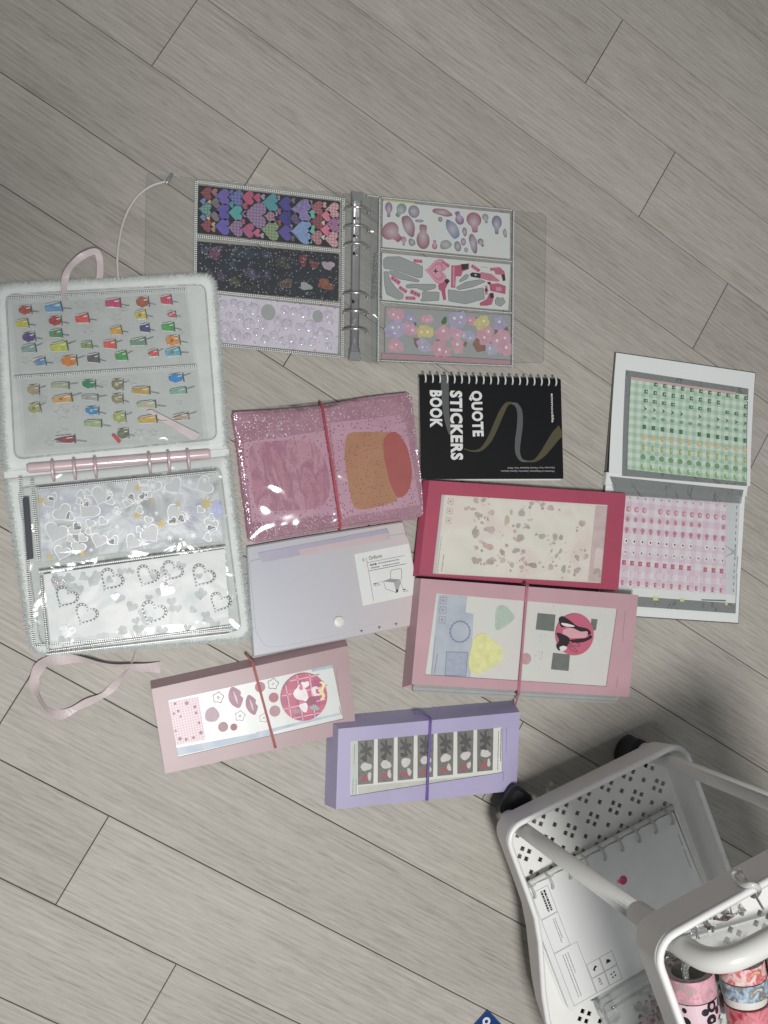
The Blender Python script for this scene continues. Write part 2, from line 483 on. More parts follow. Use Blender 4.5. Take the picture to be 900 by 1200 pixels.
# ------------------------------------------------------------------ helpers: things
class Thing:
    """an Empty at the thing's base, with its own x/y axes; geometry is given in local mm, heights from the floor"""
    def __init__(s, name, label, cat, corners, z, base=0.0, group=None):
        tl, tr, br, bl = [at(*p, z) for p in corners]
        c = (tl + tr + br + bl) / 4
        u = (tr - tl) + (br - bl); v = (tl - bl) + (tr - br)
        a = math.atan2(u.y, u.x); a2 = math.atan2(v.y, v.x) - math.pi / 2
        a = (a + a2) / 2
        s.c, s.a, s.z, s.base = c, a, z, base
        s.ux = Vector((math.cos(a), math.sin(a))); s.uy = Vector((-math.sin(a), math.cos(a)))
        s.w = u.length / 2; s.h = v.length / 2
        s.corners = [s.W(p) for p in (tl, tr, br, bl)]
        s.o = bpy.data.objects.new(name, None); scene.collection.objects.link(s.o)
        s.o.empty_display_size = .02
        s.o.location = (c.x / 1000, c.y / 1000, base / 1000); s.o.rotation_euler = (0, 0, a)
        s.o['label'] = label; s.o['category'] = cat
        if group: s.o['group'] = group
    def W(s, p):
        d = Vector(p) - s.c
        return (d.dot(s.ux), d.dot(s.uy))
    def L(s, px, py, z=None): return s.W(at(px, py, s.z if z is None else z))
    def P(s, Z, pts, z=None): return [s.L(*zc(Z, *p), z) for p in pts]
    def K(s, Z, z=None): return (CAM_H - (s.z if z is None else z)) / F_PX / Z[2]      # mm per zoomed pixel
    def add(s, mb, name, mat, parent=None, **kw): return mb.build(name, mat, parent or s.o, s.base, **kw)
    def rect(s, m=0.0): return [(-s.w / 2 - m, -s.h / 2 - m), (s.w / 2 + m, -s.h / 2 - m), (s.w / 2 + m, s.h / 2 + m), (-s.w / 2 - m, s.h / 2 + m)]
    def sticker(s, poly, z, mat, color=None, t=.3, name='sticker', parent=None, inset=0.0):
        return s.add(MB().prism(poly, z, z + t, inset), name, mat, parent, color=color)

def textmesh(body, size, bold=0.0, sx=1.0, spacing=1.0, extrude=.05):
    cu = bpy.data.curves.new('text', 'FONT'); cu.body = body; cu.size = size; cu.offset = bold
    cu.extrude = extrude; cu.space_character = spacing; cu.resolution_u = 3
    o = bpy.data.objects.new('text', cu); scene.collection.objects.link(o)
    bpy.context.view_layer.update()
    me = bpy.data.meshes.new_from_object(o.evaluated_get(bpy.context.evaluated_depsgraph_get()))
    bpy.data.objects.remove(o)
    for v in me.vertices: v.co.x *= sx
    return me
def put_text(th, body, pos, rot, size, mat, z, name='lettering', parent=None, bold=0.0, width=None, spacing=1.0):
    """size in mm (cap height about .7 of it); width rescales the run of text"""
    me = textmesh(body, size, bold, 1.0, spacing)
    xs = [v.co.x for v in me.vertices]; x0, x1 = min(xs), max(xs)
    k = (width / (x1 - x0)) if width else 1.0
    for v in me.vertices:
        v.co.x = (v.co.x - x0) * k / 1000; v.co.y /= 1000; v.co.z /= 1000
    me.materials.clear(); me.materials.append(mat)
    o = link(name, me, parent or th.o)
    o.location = (pos[0] / 1000, pos[1] / 1000, (z - th.base) / 1000); o.rotation_euler = (0, 0, rot)
    return o

def sheetpoly(th, Z, pts, z=None, r=1.0): return rpoly(th.P(Z, pts, z), r, 3)
PXZ = (0, 0, 1)

# ------------------------------------------------------------------ floor
TH, P5 = -0.5417806, 902.1427
fl = MB().box(-2600, 3200, -2800, 2800, -12, -4).build('floor', M_gap)
fl['kind'] = 'structure'; fl['label'] = 'pale grey-beige wood plank floor'
shift = {1: 147.6, 2: 281.5, 3: 417.6, 4: 553.5, 5: 693.9, 6: 25, 7: 163, 8: 300, 9: 448.7, 10: 575, 11: -25, 12: 110.2, 13: 243.4}
ct, st = math.cos(TH), math.sin(TH)
def plank(u0, u1, k):
    w = 94.2
    m = MB().prism([(-(u1 - u0) / 2 + .35, -w / 2), ((u1 - u0) / 2 - .35, -w / 2), ((u1 - u0) / 2 - .35, w / 2), (-(u1 - u0) / 2 + .35, w / 2)], -4, 0, .5)
    o = m.build('plank', M_wood, fl)
    uc = (u0 + u1) / 2; vc = P5 - 95 * (k + .5)
    o.location = ((uc * ct - vc * st) / 1000, (uc * st + vc * ct) / 1000, 0); o.rotation_euler = (0, 0, TH)
for k in range(-3, 19):
    s0 = shift.get(k, (147.6 + 135.3 * (k - 1)) % 800)
    for n in range(-2, 3):
        u0 = s0 + 800 * n; u1 = u0 + 800
        if u1 < -700 or u0 > 1500: continue
        plank(u0, u1, k)

# ------------------------------------------------------------------ shared builders
def warp(mb, fn):
    mb.v = [(x, y, z + fn(x, y)) for x, y, z in mb.v]
    return mb

def weld(th, p, q, z, parent, w=3.0, rows=2, step=2.0, name='weld_seam', fn=None):
    """a welded seam of a vinyl pocket: a strip of film with rows of little raised beads"""
    p, q = Vector(p), Vector(q); d = q - p; n = max(2, int(d.length / step)); t = d.normalized(); s = Vector((-t.y, t.x))
    m = MB()
    a, b = p + s * w / 2, p - s * w / 2; c, e = q - s * w / 2, q + s * w / 2
    m.flat([tuple(a), tuple(b), tuple(c), tuple(e)], z + .1)
    m.cur = 1
    for r in range(rows):
        off = (r - (rows - 1) / 2) * w * .55
        for k in range(n):
            c0 = p + t * (k + .5) * d.length / n + s * off
            m.prism([(c0.x - .65, c0.y - .5), (c0.x + .65, c0.y - .5), (c0.x + .65, c0.y + .5), (c0.x - .65, c0.y + .5)], z + .1, z + .45)
    if fn: warp(m, fn)
    return th.add(m, name, [M_seam, M_weld], parent)

def page(th, poly, z, mat=None, seams=(), name='pocket_page', fn=None, r=2.0, t=.25, rows=2, w=3.0):
    m = MB().flat(rpoly(poly, r, 3), z + t)
    if fn: warp(m, fn)
    o = th.add(m, name, mat or M_clear)
    for a, b in seams: weld(th, a, b, z + t + .05, o, rows=rows, w=w, fn=fn)
    return o

def lerp2(a, b, t): return (a[0] + (b[0] - a[0]) * t, a[1] + (b[1] - a[1]) * t)

# ------------------------------------------------------------------ plush ring binder, lying open at the left
M_plush = simple('white_plush', C(232, 237, 235), .8, var=.05, vscale=70, bump=.5, bscale=500, sheen=.4)
M_fur = simple('white_fur', C(212, 217, 215), .7, var=.04, sheen=.3)
M_satin = simple('pink_satin', C(222, 208, 208), .38, spec=.5, var=.08, vscale=60, sheen=.3)
M_silversheet = patchy('silver_holographic_sheet', [C(120, 125, 128), C(178, 183, 186), C(150, 152, 166)], 26, .46, metal=.25, bump=.35, bscale=30)
M_whitefoil = patchy('white_iridescent_sheet', [C(230, 235, 235), C(242, 245, 245), C(228, 236, 236)], 30, .6, spec=.3, metal=.0, bump=.25, bscale=50)

B = Thing('plush_binder', 'white plush-edged ring binder lying open at the left, pink rings and satin ribbons', 'binder',
          [(-8, 333), (252, 320), (297, 750), (35, 770)], 9)
up = B.P(PXZ, [(-8, 333), (252, 320), (268, 526), (4, 553)])
lo = B.P(PXZ, [(5, 560), (269, 533), (297, 750), (35, 770)])
mid = B.P(PXZ, [(4, 552.5), (268, 525.5), (269, 533.5), (5, 560.5)])
outl = rpoly(up, 12, 5)
def corner_round(poly, rs):
    out = []; m = len(poly)
    for i in range(m):
        p0, p1, p2 = Vector(poly[i - 1]), Vector(poly[i]), Vector(poly[(i + 1) % m]); r = rs[i]
        a = p1 + (p0 - p1).normalized() * r; b = p1 + (p2 - p1).normalized() * r
        for k in range(6):
            t = k / 5; out.append(tuple(a * (1 - t) ** 2 + p1 * 2 * t * (1 - t) + b * t * t))
    return out
up_r = corner_round(up, [14, 14, 3, 3]); lo_r = corner_round(lo, [3, 3, 16, 16])
for poly, quad, rs_ in ((up_r, up, [14, 14, 3, 3]), (lo_r, lo, [3, 3, 16, 16])):
    m = MB()
    n = len(poly)
    ins = lambda d: corner_round(offset(quad, -d), [max(2.0, r_ - d) for r_ in rs_])
    rings = [[(x, y, z_) for x, y in ins(d_)] for d_, z_ in ((1.5, .4), (0, 3.5), (1, 7), (3.5, 9), (7, 9.6), (15, 9.2), (19, 8.4))]
    m.loft(rings, cap=False); m.flat([p[:2] for p in rings[-1]], 8.4); m.flat([p[:2] for p in rings[0]], .4)
    B.add(m, 'cover', M_plush, smooth=True)
B.add(MB().prism(mid, .4, 6.5), 'spine', M_plush)
# clear sleeve over each cover, its rim showing as a soft line
for poly in (up, lo):
    q = corner_round(offset(poly, -11), [9, 9, 9, 9])
    B.add(MB().flat(q, 10.2), 'clear_sleeve', M_clear_soft)
    B.add(MB().tube([(x, y, 10.3) for x, y in q], .7, 6, closed=True), 'sleeve_rim', M_clear_soft, smooth=True)
# fur: short tapered fibres round the edges
rf = random.Random(3); fm = MB(); vs = []; fs = []
def fur_edge(poly, skip):
    n = len(poly)
    for i in range(n):
        if skip(i): continue
        p, q = Vector(poly[i]), Vector(poly[(i + 1) % n]); d = q - p
        if d.length < 1e-6: continue
        t = d.normalized(); nn = Vector((t.y, -t.x))
        a = sum(poly[k][0] * poly[(k + 1) % n][1] - poly[(k + 1) % n][0] * poly[k][1] for k in range(n))
        if a < 0: nn = -nn
        for _ in range(int(d.length * 17)):
            s = rf.random(); ins = rf.random() ** 1.5 * 7
            z = 1.0 + rf.random() * 6.5 if ins < 1.5 else 9.0
            b = p + d * s - nn * (ins + .5)
            out = rf.uniform(1.6, 4.6); lean = rf.gauss(0, 1.1)
            tip = b + nn * out + t * lean
            w = t * .22
            k = len(vs)
            vs.extend([(b.x - w.x, b.y - w.y, z - .6), (b.x + w.x, b.y + w.y, z - .6), (tip.x, tip.y, z + rf.uniform(-.5, 2.6))])
            fs.append([k, k + 1, k + 2])
def longest(poly, k0, k1): return lambda i: k0 <= i < k1
fur_edge(up_r, lambda i: 12 <= i < 18)
fur_edge(lo_r, lambda i: i <= 5 or i == 23 and False)
fm.add(vs, fs)
B.add(fm, 'fur', M_fur, kind='stuff')

# pocket page in the upper half
Z1 = (0, 280, 3); Z3 = (20, 500, 3.4615); Z4 = (20, 630, 3.2143); Z2 = (20, 420, 3.913)
upg = B.P(Z1, [(22, 212), (655, 180), (738, 728), (85, 760)], 12)
sm = B.P(Z1, [(50, 488), (690, 447)], 12)
page(B, upg, 14.1, M_clear, [(upg[0], upg[1]), (sm[0], sm[1])], rows=2, w=2.6)
# ring bar and rings
b0, b1 = B.P(Z3, [(38, 168), (785, 108)], 13)
bd = (Vector(b1) - Vector(b0)); bt = bd.normalized(); bs = Vector((-bt.y, bt.x))
m = MB(); rings = []
for s_, sc_ in ((0, .7), (.015, 1), (.985, 1), (1, .7)):
    c = Vector(b0) + bd * s_
    rings.append([(c.x + bs.x * a * sc_, c.y + bs.y * a * sc_, 10.4 + h) for a, h in ((-5, 0), (-4.6, 1.8), (-2.5, 3.0), (0, 3.4), (2.5, 3.0), (4.6, 1.8), (5, 0))])
m.loft(rings); B.add(m, 'ring_bar', M_pinkmetal, smooth=True)
for zx in (140, 225, 308, 527, 607, 688):
    t_ = (zx - 38) / (785 - 38)
    c = Vector(b0) + bd * t_
    pth = []
    for k in range(13):
        an = math.pi * (-.08 + 1.16 * k / 12)
        u = 9.5 * math.cos(an) - 4.5
        pth.append((c.x + bs.x * u, c.y + bs.y * u, 13 + 9.5 * math.sin(an)))
    B.add(MB().tube(pth, 1.5, 8), 'ring', M_pinkmetal, smooth=True)

# leaves in the lower half: they slope down from the rings
yr = B.P(Z3, [(400, 190)], 14)[0][1]; yb = B.P(Z4, [(450, 400)], 14)[0][1]
def slope(x, y): return 9.0 * (y - yb) / (yr - yb)
under = B.P(PXZ, [(24, 560), (258, 540), (272, 738), (40, 757)], 12)
page(B, under, 11.2, M_clear_soft, [(under[0], under[3]), (under[3], under[2])], fn=lambda x, y: slope(x, y) * .55)
dk = B.P(Z3, [(24, 290), (50, 288), (68, 535), (42, 540)], 12)
B.add(warp(MB().prism(dk, 11.7, 12.0), lambda x, y: slope(x, y) * .55), 'dark_insert', simple('dark_card', C(52, 54, 66), .5))
pa = B.P(Z3, [(48, 215), (832, 140), (868, 472), (80, 560)], 17)
sA = B.P(Z3, [(75, 255), (810, 185), (80, 553), (865, 466), (62, 220), (88, 545), (822, 150), (850, 465)], 17)
page(B, pa, 12.6, M_page_low, [(sA[0], sA[1]), (sA[4], sA[5])], fn=slope)
pb = B.P(Z4, [(72, 135), (785, 32), (806, 368), (110, 448)], 14)
sB = B.P(Z4, [(82, 130), (785, 36), (112, 440), (803, 362), (112, 428), (803, 332), (92, 150), (118, 432), (106, 150), (130, 430)], 14)
page(B, pb, 13.4, M_page_low, [(sB[0], sB[1]), (sB[2], sB[3]), (sB[4], sB[5]), (sB[6], sB[7])], fn=slope, rows=1, w=2.4)

# ribbons
rb = [(*B.L(77, 352, 11), 11), (*B.L(75, 335, 13), 13), (*B.L(80, 316, 14), 13), (*B.L(95, 302, 12), 14), (*B.L(112, 295, 12), 13), (*B.L(117, 306, 9), 9), (*B.L(117, 326, 12), 11.5)]
rb = spline(rb, 6)
B.add(MB().ribbon(rb, 6.5, .35, [.5 * math.sin(k * .35) + .2 for k in range(len(rb))]), 'ribbon', M_satin, smooth=False)
rp = [(160, 753, 5), (157, 770, 3), (145, 790, 2), (125, 812, 2), (98, 825, 3), (70, 838, 2), (52, 828, 5), (41, 808, 8), (42, 790, 8), (55, 775, 7), (85, 772, 5), (115, 777, 6), (150, 782, 4), (188, 782, 3)]
rb = spline([(*B.L(x, y, z), z) for x, y, z in rp], 6)
n = len(rb)
wd = [4.5 + 4.5 * min(1, k / n * 1.6) + 1.2 * math.sin(k * .9) for k in range(n)]
B.add(MB().ribbon([*rb], [w_ * 1.15 for w_ in wd], .4, [.9 * math.sin(k * .21) + .4 for k in range(n)]), 'ribbon', M_satin)

# --- sticker sheets in this binder
def sheet(label, corners_px, z, base, mat, r=1.2, t=.2, group=None, name='sticker_sheet', tilt=0.0, poly=None):
    th = Thing(name, label, 'sticker sheet', corners_px, z, base, group)
    cor = rpoly([th.corners[i] for i in (3, 2, 1, 0)], r, 3)
    th.add(MB().flat(cor, base + t) if mat in (M_clear, M_clear_soft) else MB().prism(cor, base, base + t), 'backing', mat)
    th.o.rotation_euler = (tilt, 0, th.a)
    th.top = base + t
    return th
def zs(Z, pts): return [zc(Z, *p) for p in pts]

M_cup = simple('sticker_gel', (1, 1, 1), .12, objcol=True, var=.18, vscale=300, spec=.6, coat=.6)
def drink(th, Z, x, y, w, h, col, kind, rot=0.0):
    """puffy drink sticker lying on its side: coloured glass, dark lid, straw, painted white highlights"""
    c = th.L(*zc(Z, x, y)); k = th.K(Z); W, Hh = w * k, h * k; z = th.top + .05
    m = MB()
    if kind == 'round': body = [(px * W * .8 - W * .08, py * Hh) for px, py in CIRC]
    elif kind == 'tri': body = [(-W * .45, 0), (W * .05, -Hh * .4), (W * .35, -Hh * .3), (W * .35, Hh * .3), (W * .05, Hh * .4)]
    else: body = rpoly([(-W * .48, -Hh * .27), (W * .32, -Hh * .46), (W * .32, Hh * .46), (-W * .48, Hh * .27)], 1, 2)
    R = lambda P: xf(P, c, 1, rot)
    m.cur = 0; m.prism(R(body), z, z + 1.1, .35)
    m.cur = 1; m.prism(R([(W * .31, -Hh * .5), (W * .37, -Hh * .5), (W * .37, Hh * .5), (W * .31, Hh * .5)]), z, z + 1.0)
    s = random.choice((-1, 1)) * Hh * .18
    m.prism(R([(W * .38, s - .2), (W * .78, s * 2 - .2), (W * .78, s * 2 + .2), (W * .38, s + .2)]), z, z + .6)
    m.cur = 2  # highlights along the edges and on the body, painted as white bars
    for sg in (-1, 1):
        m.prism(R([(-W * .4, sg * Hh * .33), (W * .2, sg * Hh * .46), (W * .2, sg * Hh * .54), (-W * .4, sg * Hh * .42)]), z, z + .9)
    m.cur = 3; m.prism(R(xf(CIRC, (-W * .12, 0), Hh * .34)), z + 1.0, z + 1.16)
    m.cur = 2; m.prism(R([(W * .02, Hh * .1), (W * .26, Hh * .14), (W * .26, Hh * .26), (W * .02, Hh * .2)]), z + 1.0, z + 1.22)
    return th.add(m, 'sticker', [M_cup, M_inkdk, M_shine, random.choice(M_tones + [M_cup] * 6)], color=[c_ * .95 + .05 for c_ in hexc(col, 1.2, 1.0)])
M_inkdk = simple('dark_gel', C(92, 98, 100), .25)
M_shine = simple('white_outline_and_shine', C(236, 240, 238), .15, .1, spec=.8)  # white star outlines, and the painted highlights of the drinks
M_tones = [simple('tone_gel_%d' % i_, C(*c_), .15, spec=.6) for i_, c_ in enumerate(((206, 190, 150), (170, 110, 90), (190, 200, 190), (120, 150, 120), (214, 170, 180)))]
M_pale = simple('pale_gel', C(205, 196, 180), .2)

drinks1 = [(92,250,50,30,'a04038','round'),(193,241,66,34,'5f93c0','cup'),(402,226,62,34,'c03a6a','cup'),(505,222,52,36,'a05038','round'),(588,215,46,36,'c83a66','cup'),
 (82,298,48,30,'b8b040','cup'),(198,288,50,32,'a03028','round'),(293,280,54,34,'d04a44','cup'),(498,267,46,32,'c8b040','cup'),(605,266,38,26,'c05060','tri'),
 (105,345,50,32,'4a3a78','round'),(200,333,50,30,'3f8a58','cup'),(412,322,46,32,'c89a38','cup'),(512,314,40,32,'3c3a70','cup'),(595,310,52,32,'3f9a48','cup'),
 (105,386,56,30,'7a9a90','cup'),(213,379,66,34,'b8c038','cup'),(308,373,44,28,'8a9a60','cup'),(390,371,50,32,'d05040','cup'),(490,362,64,28,'6a8a78','cup'),(612,357,58,34,'d08a30','round'),
 (142,432,50,30,'5a8ab0','tri'),(248,429,62,36,'c87a28','round'),(332,420,48,34,'5a5058','cup'),(430,412,48,34,'3f9a48','cup'),(540,402,46,26,'d05048','tri'),(612,398,62,30,'5aa8b8','cup')]
T1 = sheet('clear sticker sheet of coloured drink stickers, upper pocket of the plush binder', zs(Z1, [(42, 232), (652, 188), (684, 438), (60, 472)]), 13, 12.5, M_clear, group='sheets in the plush binder')
for d in drinks1: drink(T1, Z1, *d, rot=.07 + random.uniform(-.08, .08))
def outline(th, shape, Z, x, y, size, rot, mat, w=.35, color=None, name='sticker', t=.35, inner=None):
    c = th.L(*zc(Z, x, y)); k = th.K(Z) * size
    p = xf(shape, c, k, rot); q = xf(shape, c, k * (1 - 2 * w / k) if k > 3 * w else k * .6, rot)
    m = MB().ringslab(p, q, th.top + .05, th.top + .05 + t)
    mats = [mat]
    if inner:
        m.cur = 1; m.prism(q, th.top + .05, th.top + .1); mats.append(inner)
    return th.add(m, name, mats, color=color)
for x, y, s in ((355, 240, 44), (410, 280, 40), (310, 325, 34), (285, 232, 40), (90, 430, 32), (200, 430, 26), (640, 330, 22), (440, 250, 26)):
    outline(T1, star(), Z1, x, y, s, random.uniform(0, 1), M_shine, .55)

T2 = sheet('clear sticker sheet of dessert and drink stickers, lower pocket above the pink rings', zs(Z1, [(72, 498), (694, 462), (718, 712), (92, 742)]), 13, 12.5, M_clear, group='sheets in the plush binder')
d2 = [(80,145,60,45,'9a9070','round'),(205,125,90,30,'a0a888','cup'),(335,118,70,38,'1f7a4a','round'),(465,120,60,50,'807858','round'),(735,90,80,40,'2a80c0','round'),(215,185,100,36,'c89a50','cup'),
 (340,180,85,28,'9a9c98','cup'),(575,148,95,36,'b89a40','cup'),(745,150,90,30,'7aa898','cup'),(85,228,60,45,'a0a060','round'),(350,240,70,36,'2a80b8','round'),(465,185,60,45,'8a8468','round'),
 (600,212,100,34,'b0b090','cup'),(355,300,90,34,'9ab080','cup'),(475,270,65,48,'98a050','round'),(605,280,100,36,'c0a048','cup'),(755,268,90,32,'b09a80','tri'),(225,372,110,36,'8a3038','tri'),(490,345,60,45,'6a6a50','round')]
for d in d2: drink(T2, Z2, *d, rot=.0 + random.uniform(-.12, .12))
T2.sticker(rpoly(T2.P(Z2, [(432, 352), (445, 347), (478, 380), (466, 391)]), .8, 3), T2.top + .05, M_cup, hexc('d84040'), .9)
T2.sticker(rpoly(T2.P(Z2, [(592, 240), (615, 235), (840, 348), (815, 376), (800, 374)]), 1.2, 3), T2.top + .03, M_satin, None, .3, name='pink_strip')
for x, y, s in ((205, 255, 70), (210, 345, 60), (530, 105, 50), (560, 345, 45), (625, 345, 40), (120, 190, 40), (150, 390, 45), (745, 205, 30), (400, 120, 36), (270, 230, 34)):
    outline(T2, star(), Z2, x, y, s, random.uniform(0, 1), M_shine, .55)

TILT = math.atan2(9.0, yr - yb)
# silver sheet
T3 = Thing('sticker_sheet', 'silver holographic sticker sheet with hearts and gold stars just below the pink rings', 'sticker sheet', zs(Z3, [(88, 248), (812, 182), (835, 462), (98, 545)]), 17, 15.6, 'sheets in the plush binder')
T3.add(MB().prism(rpoly([T3.corners[i] for i in (3, 2, 1, 0)], 1.2, 3), 15.6, 15.8), 'backing', M_silversheet)
T3.top = 15.8; T3.o.rotation_euler = (TILT, 0, T3.a)
M_bead2s = simple('silver_star_foil', C(176, 180, 182), .4, .3)
M_heartfill = simple('grey_clear_heart', C(168, 172, 174), .4, .15, var=.06)
rq = random.Random(21)
hs = [(rq.uniform(130, 790), rq.uniform(270, 470), rq.uniform(28, 44)) for _ in range(26)] + [(155,435,92),(190,355,78),(285,340,88),(340,285,82),(465,265,98),(555,245,60),(640,245,75),(755,240,78),(240,420,60),(330,465,65),(395,465,45),(465,470,65),(545,440,80),(640,365,92),(785,400,62),(180,515,66),(245,495,60),(135,310,50),(345,385,40),(295,395,40)]
for x, y, s in hs: outline(T3, HEART, Z3, x, y, s, random.choice((-1.2, -.8, .6, -1.4, -.4)), M_silverline, .75, inner=M_heartfill)
for x, y, s in ((98,300,42),(490,250,32),(487,362,42),(585,395,50),(768,310,62),(548,300,28),(650,318,28),(265,515,36),(130,530,36)):
    T3.sticker(xf(star(8, .3), T3.L(*zc(Z3, x, y)), s * T3.K(Z3), random.random()), T3.top + .3, M_gold, None, .4)
for x, y, s in ((125,360,58),(180,290,38),(370,265,48),(550,240,52),(490,305,46),(595,260,42),(690,365,54),(700,225,48),(510,470,54),(405,345,44),(715,440,46),(405,405,38),(520,405,36),(565,350,28),(620,450,42),(760,215,42),(430,300,26),(235,330,26),(300,500,26)):
    T3.sticker(xf(star(8, .28), T3.L(*zc(Z3, x, y)), s * T3.K(Z3), random.random()), T3.top + .35, M_bead2s, None, .4)
T3.sticker(xf(CIRC, T3.L(*zc(Z3, 812, 335)), 40 * T3.K(Z3), 0, 75 * T3.K(Z3)), T3.top + .2, M_glit, hexc('b0b4e8'), .3)

# white sheet with heart frames
T4 = Thing('sticker_sheet', 'bright white iridescent sticker sheet with beaded silver heart frames, lowest in the plush binder', 'sticker sheet', zs(Z4, [(100, 138), (782, 42), (800, 335), (128, 425)]), 15, 13.2, 'sheets in the plush binder')
T4.add(MB().prism(rpoly([T4.corners[i] for i in (3, 2, 1, 0)], 1.2, 3), 13.2, 13.4), 'backing', M_whitefoil)
T4.top = 13.45; T4.o.rotation_euler = (TILT, 0, T4.a)
M_bead = simple('silver_beads', C(92, 95, 98), .45, .0, var=.3, vscale=600)
M_bead2 = simple('light_beads', C(168, 172, 174), .35, .1)
M_palefoil = patchy('pale_foil_heart', [C(176, 184, 186), C(204, 210, 212)], 80, .5, spec=.4, metal=.0)
rr = random.Random(11)
for _ in range(46):
    x, y = rr.uniform(150, 770), rr.uniform(90, 400)
    y = min(max(y, 165 - (x - 100) * .11), 405 - (x - 130) * .12)
    T4.sticker(xf(HEART, T4.L(*zc(Z4, x, y)), rr.uniform(24, 46) * T4.K(Z4), rr.uniform(-1.2, .2)), T4.top + rr.uniform(0, .2), M_palefoil, None, .08)
for x, y, s in ((180,230,86),(350,165,90),(487,150,88),(580,132,84),(695,150,94),(255,295,86),(510,290,98),(762,250,84)):
    c = T4.L(*zc(Z4, x, y)); k = s * T4.K(Z4); rot = rr.uniform(-.75, -.35)
    p = xf(HEART, c, k, rot); q = xf(HEART, c, k * .80, rot)
    m = MB().ringslab(p, q, T4.top + .3, T4.top + .7); m.cur = 1
    mp = [lerp2(a, b, .5) for a, b in zip(p, q)]
    for a in mp: m.prism(xf(circle(6), a, k * .075), T4.top + .7, T4.top + 1.2)
    T4.add(m, 'heart_frame', [M_bead, M_bead2])
for x, y, s, co in ((152,175,52,'70747a'),(415,145,32,'888c90'),(370,225,34,'a8b0b0'),(188,358,58,'b8bcbc'),(565,165,46,'8c9094'),(560,200,60,'c4d0d0')):
    T4.sticker(xf(HEART, T4.L(*zc(Z4, x, y)), s * T4.K(Z4), rr.uniform(-.7, .1)), T4.top + .3, M_glit, hexc(co), .4)

# ------------------------------------------------------------------ clear six-ring binder in the middle
RBK = Thing('ring_binder', 'clear vinyl six-ring binder lying open with chrome rings and three-pocket pages', 'binder',
            [(172, 203), (640, 252), (634, 428), (168, 398)], 3)
cov = RBK.P(PXZ, [(172, 203), (404, 227), (402, 417), (168, 396)], 1)
M_coverfilm = film('clear_cover_vinyl', (.965, .97, .97), .06, (.72, .74, .74), .7, .2, .25, 14)
RBK.add(MB().flat(rpoly(cov, 4, 4), 1.0), 'cover', M_coverfilm)
cov = RBK.P(PXZ, [(434, 230), (640, 251), (637, 425), (436, 424)], 1)
RBK.add(MB().flat(rpoly(cov, 4, 4), 1.0), 'cover', M_coverfilm)
M_smoke = film('grey_vinyl', (.84, .86, .86), .16, (.62, .65, .65), 1.2, .14, .3, 60)
for cq in ([(172, 203), (404, 227), (402, 417), (168, 396)], [(434, 230), (640, 251), (637, 425), (436, 424)]):
    RBK.add(MB().tube([(x, y, 1.2) for x, y in rpoly(RBK.P(PXZ, cq, 1), 4, 4)], .2, 5, closed=True), 'cover_edge', M_clear_soft, smooth=True)
sp = RBK.P(PXZ, [(402, 226), (446, 230), (444, 427), (400, 418)], 1.6)
RBK.add(MB().flat(rpoly(sp, 2, 3), 1.6), 'spine', M_smoke)
# chrome bar
p0, p1 = [Vector(v) for v in RBK.P(PXZ, [(418.5, 227), (415.5, 422)], 4)]
bd = p1 - p0; bt = bd.normalized(); bs = Vector((-bt.y, bt.x)); m = MB(); rings = []
for s_, sc_, hh in ((0, .8, .6), (.02, 1, 1), (.07, 1, 1), (.075, .8, .8), (.925, .8, .8), (.93, 1, 1), (.98, 1, 1), (1, .8, .6)):
    c = p0 + bd * s_
    rings.append([(c.x + bs.x * a * sc_, c.y + bs.y * a * sc_, 2.0 + h * hh) for a, h in ((-6, 0), (-5.4, 2), (-2.5, 3), (0, 2.4), (2.5, 3), (5.4, 2), (6, 0))])
m.loft(rings); RBK.add(m, 'ring_bar', M_chrome, smooth=True)
for e_, sgn in ((p0, 1), (p1, -1)):
    c = e_ + bt * 4 * sgn
    RBK.add(MB().prism(rpoly([tuple(c + bs * 7 - bt * 5 * sgn), tuple(c - bs * 7 - bt * 5 * sgn), tuple(c - bs * 5 + bt * 5 * sgn), tuple(c + bs * 5 + bt * 5 * sgn)], 2, 3), 4.6, 6.4, .5), 'lever', M_chrome)
ZR = (395, 215, 5.58)
for y in (190, 310, 428, 750, 868, 985):
    t_ = (at(*zc(ZR, 145, y - 10), 14) - at(*zc(ZR, 145, 65), 14)).length / bd.length
    c = p0 + bd * t_; pth = []
    for k in range(15):
        an = math.pi * (-.1 + 1.2 * k / 14); u = 13.5 * math.cos(an); 
        pth.append((c.x + bs.x * u, c.y + bs.y * u, 4.5 + 11.5 * math.sin(an)))
    RBK.add(MB().tube(pth, 1.35, 8), 'ring', M_chrome, smooth=True)
    for sg in (-1, 1):
        pass
for y in (230, 345, 460, 775):                       # rivets and slots on the bar
    t_ = (at(*zc(ZR, 145, y), 6) - at(*zc(ZR, 145, 65), 6)).length / bd.length
    c = p0 + bd * t_
    RBK.add(MB().prism(xf([(-1.2, -1.6), (1.2, -1.6), (1.2, 1.6), (-1.2, 1.6)], tuple(c + bs * -2.6), 1, 0), 4.4, 5.2), 'slot', M_black)
    RBK.add(MB().prism(xf(CIRC, tuple(c + bs * 1.5), 3.0), 4.6, 5.6, .5), 'rivet', M_chrome)
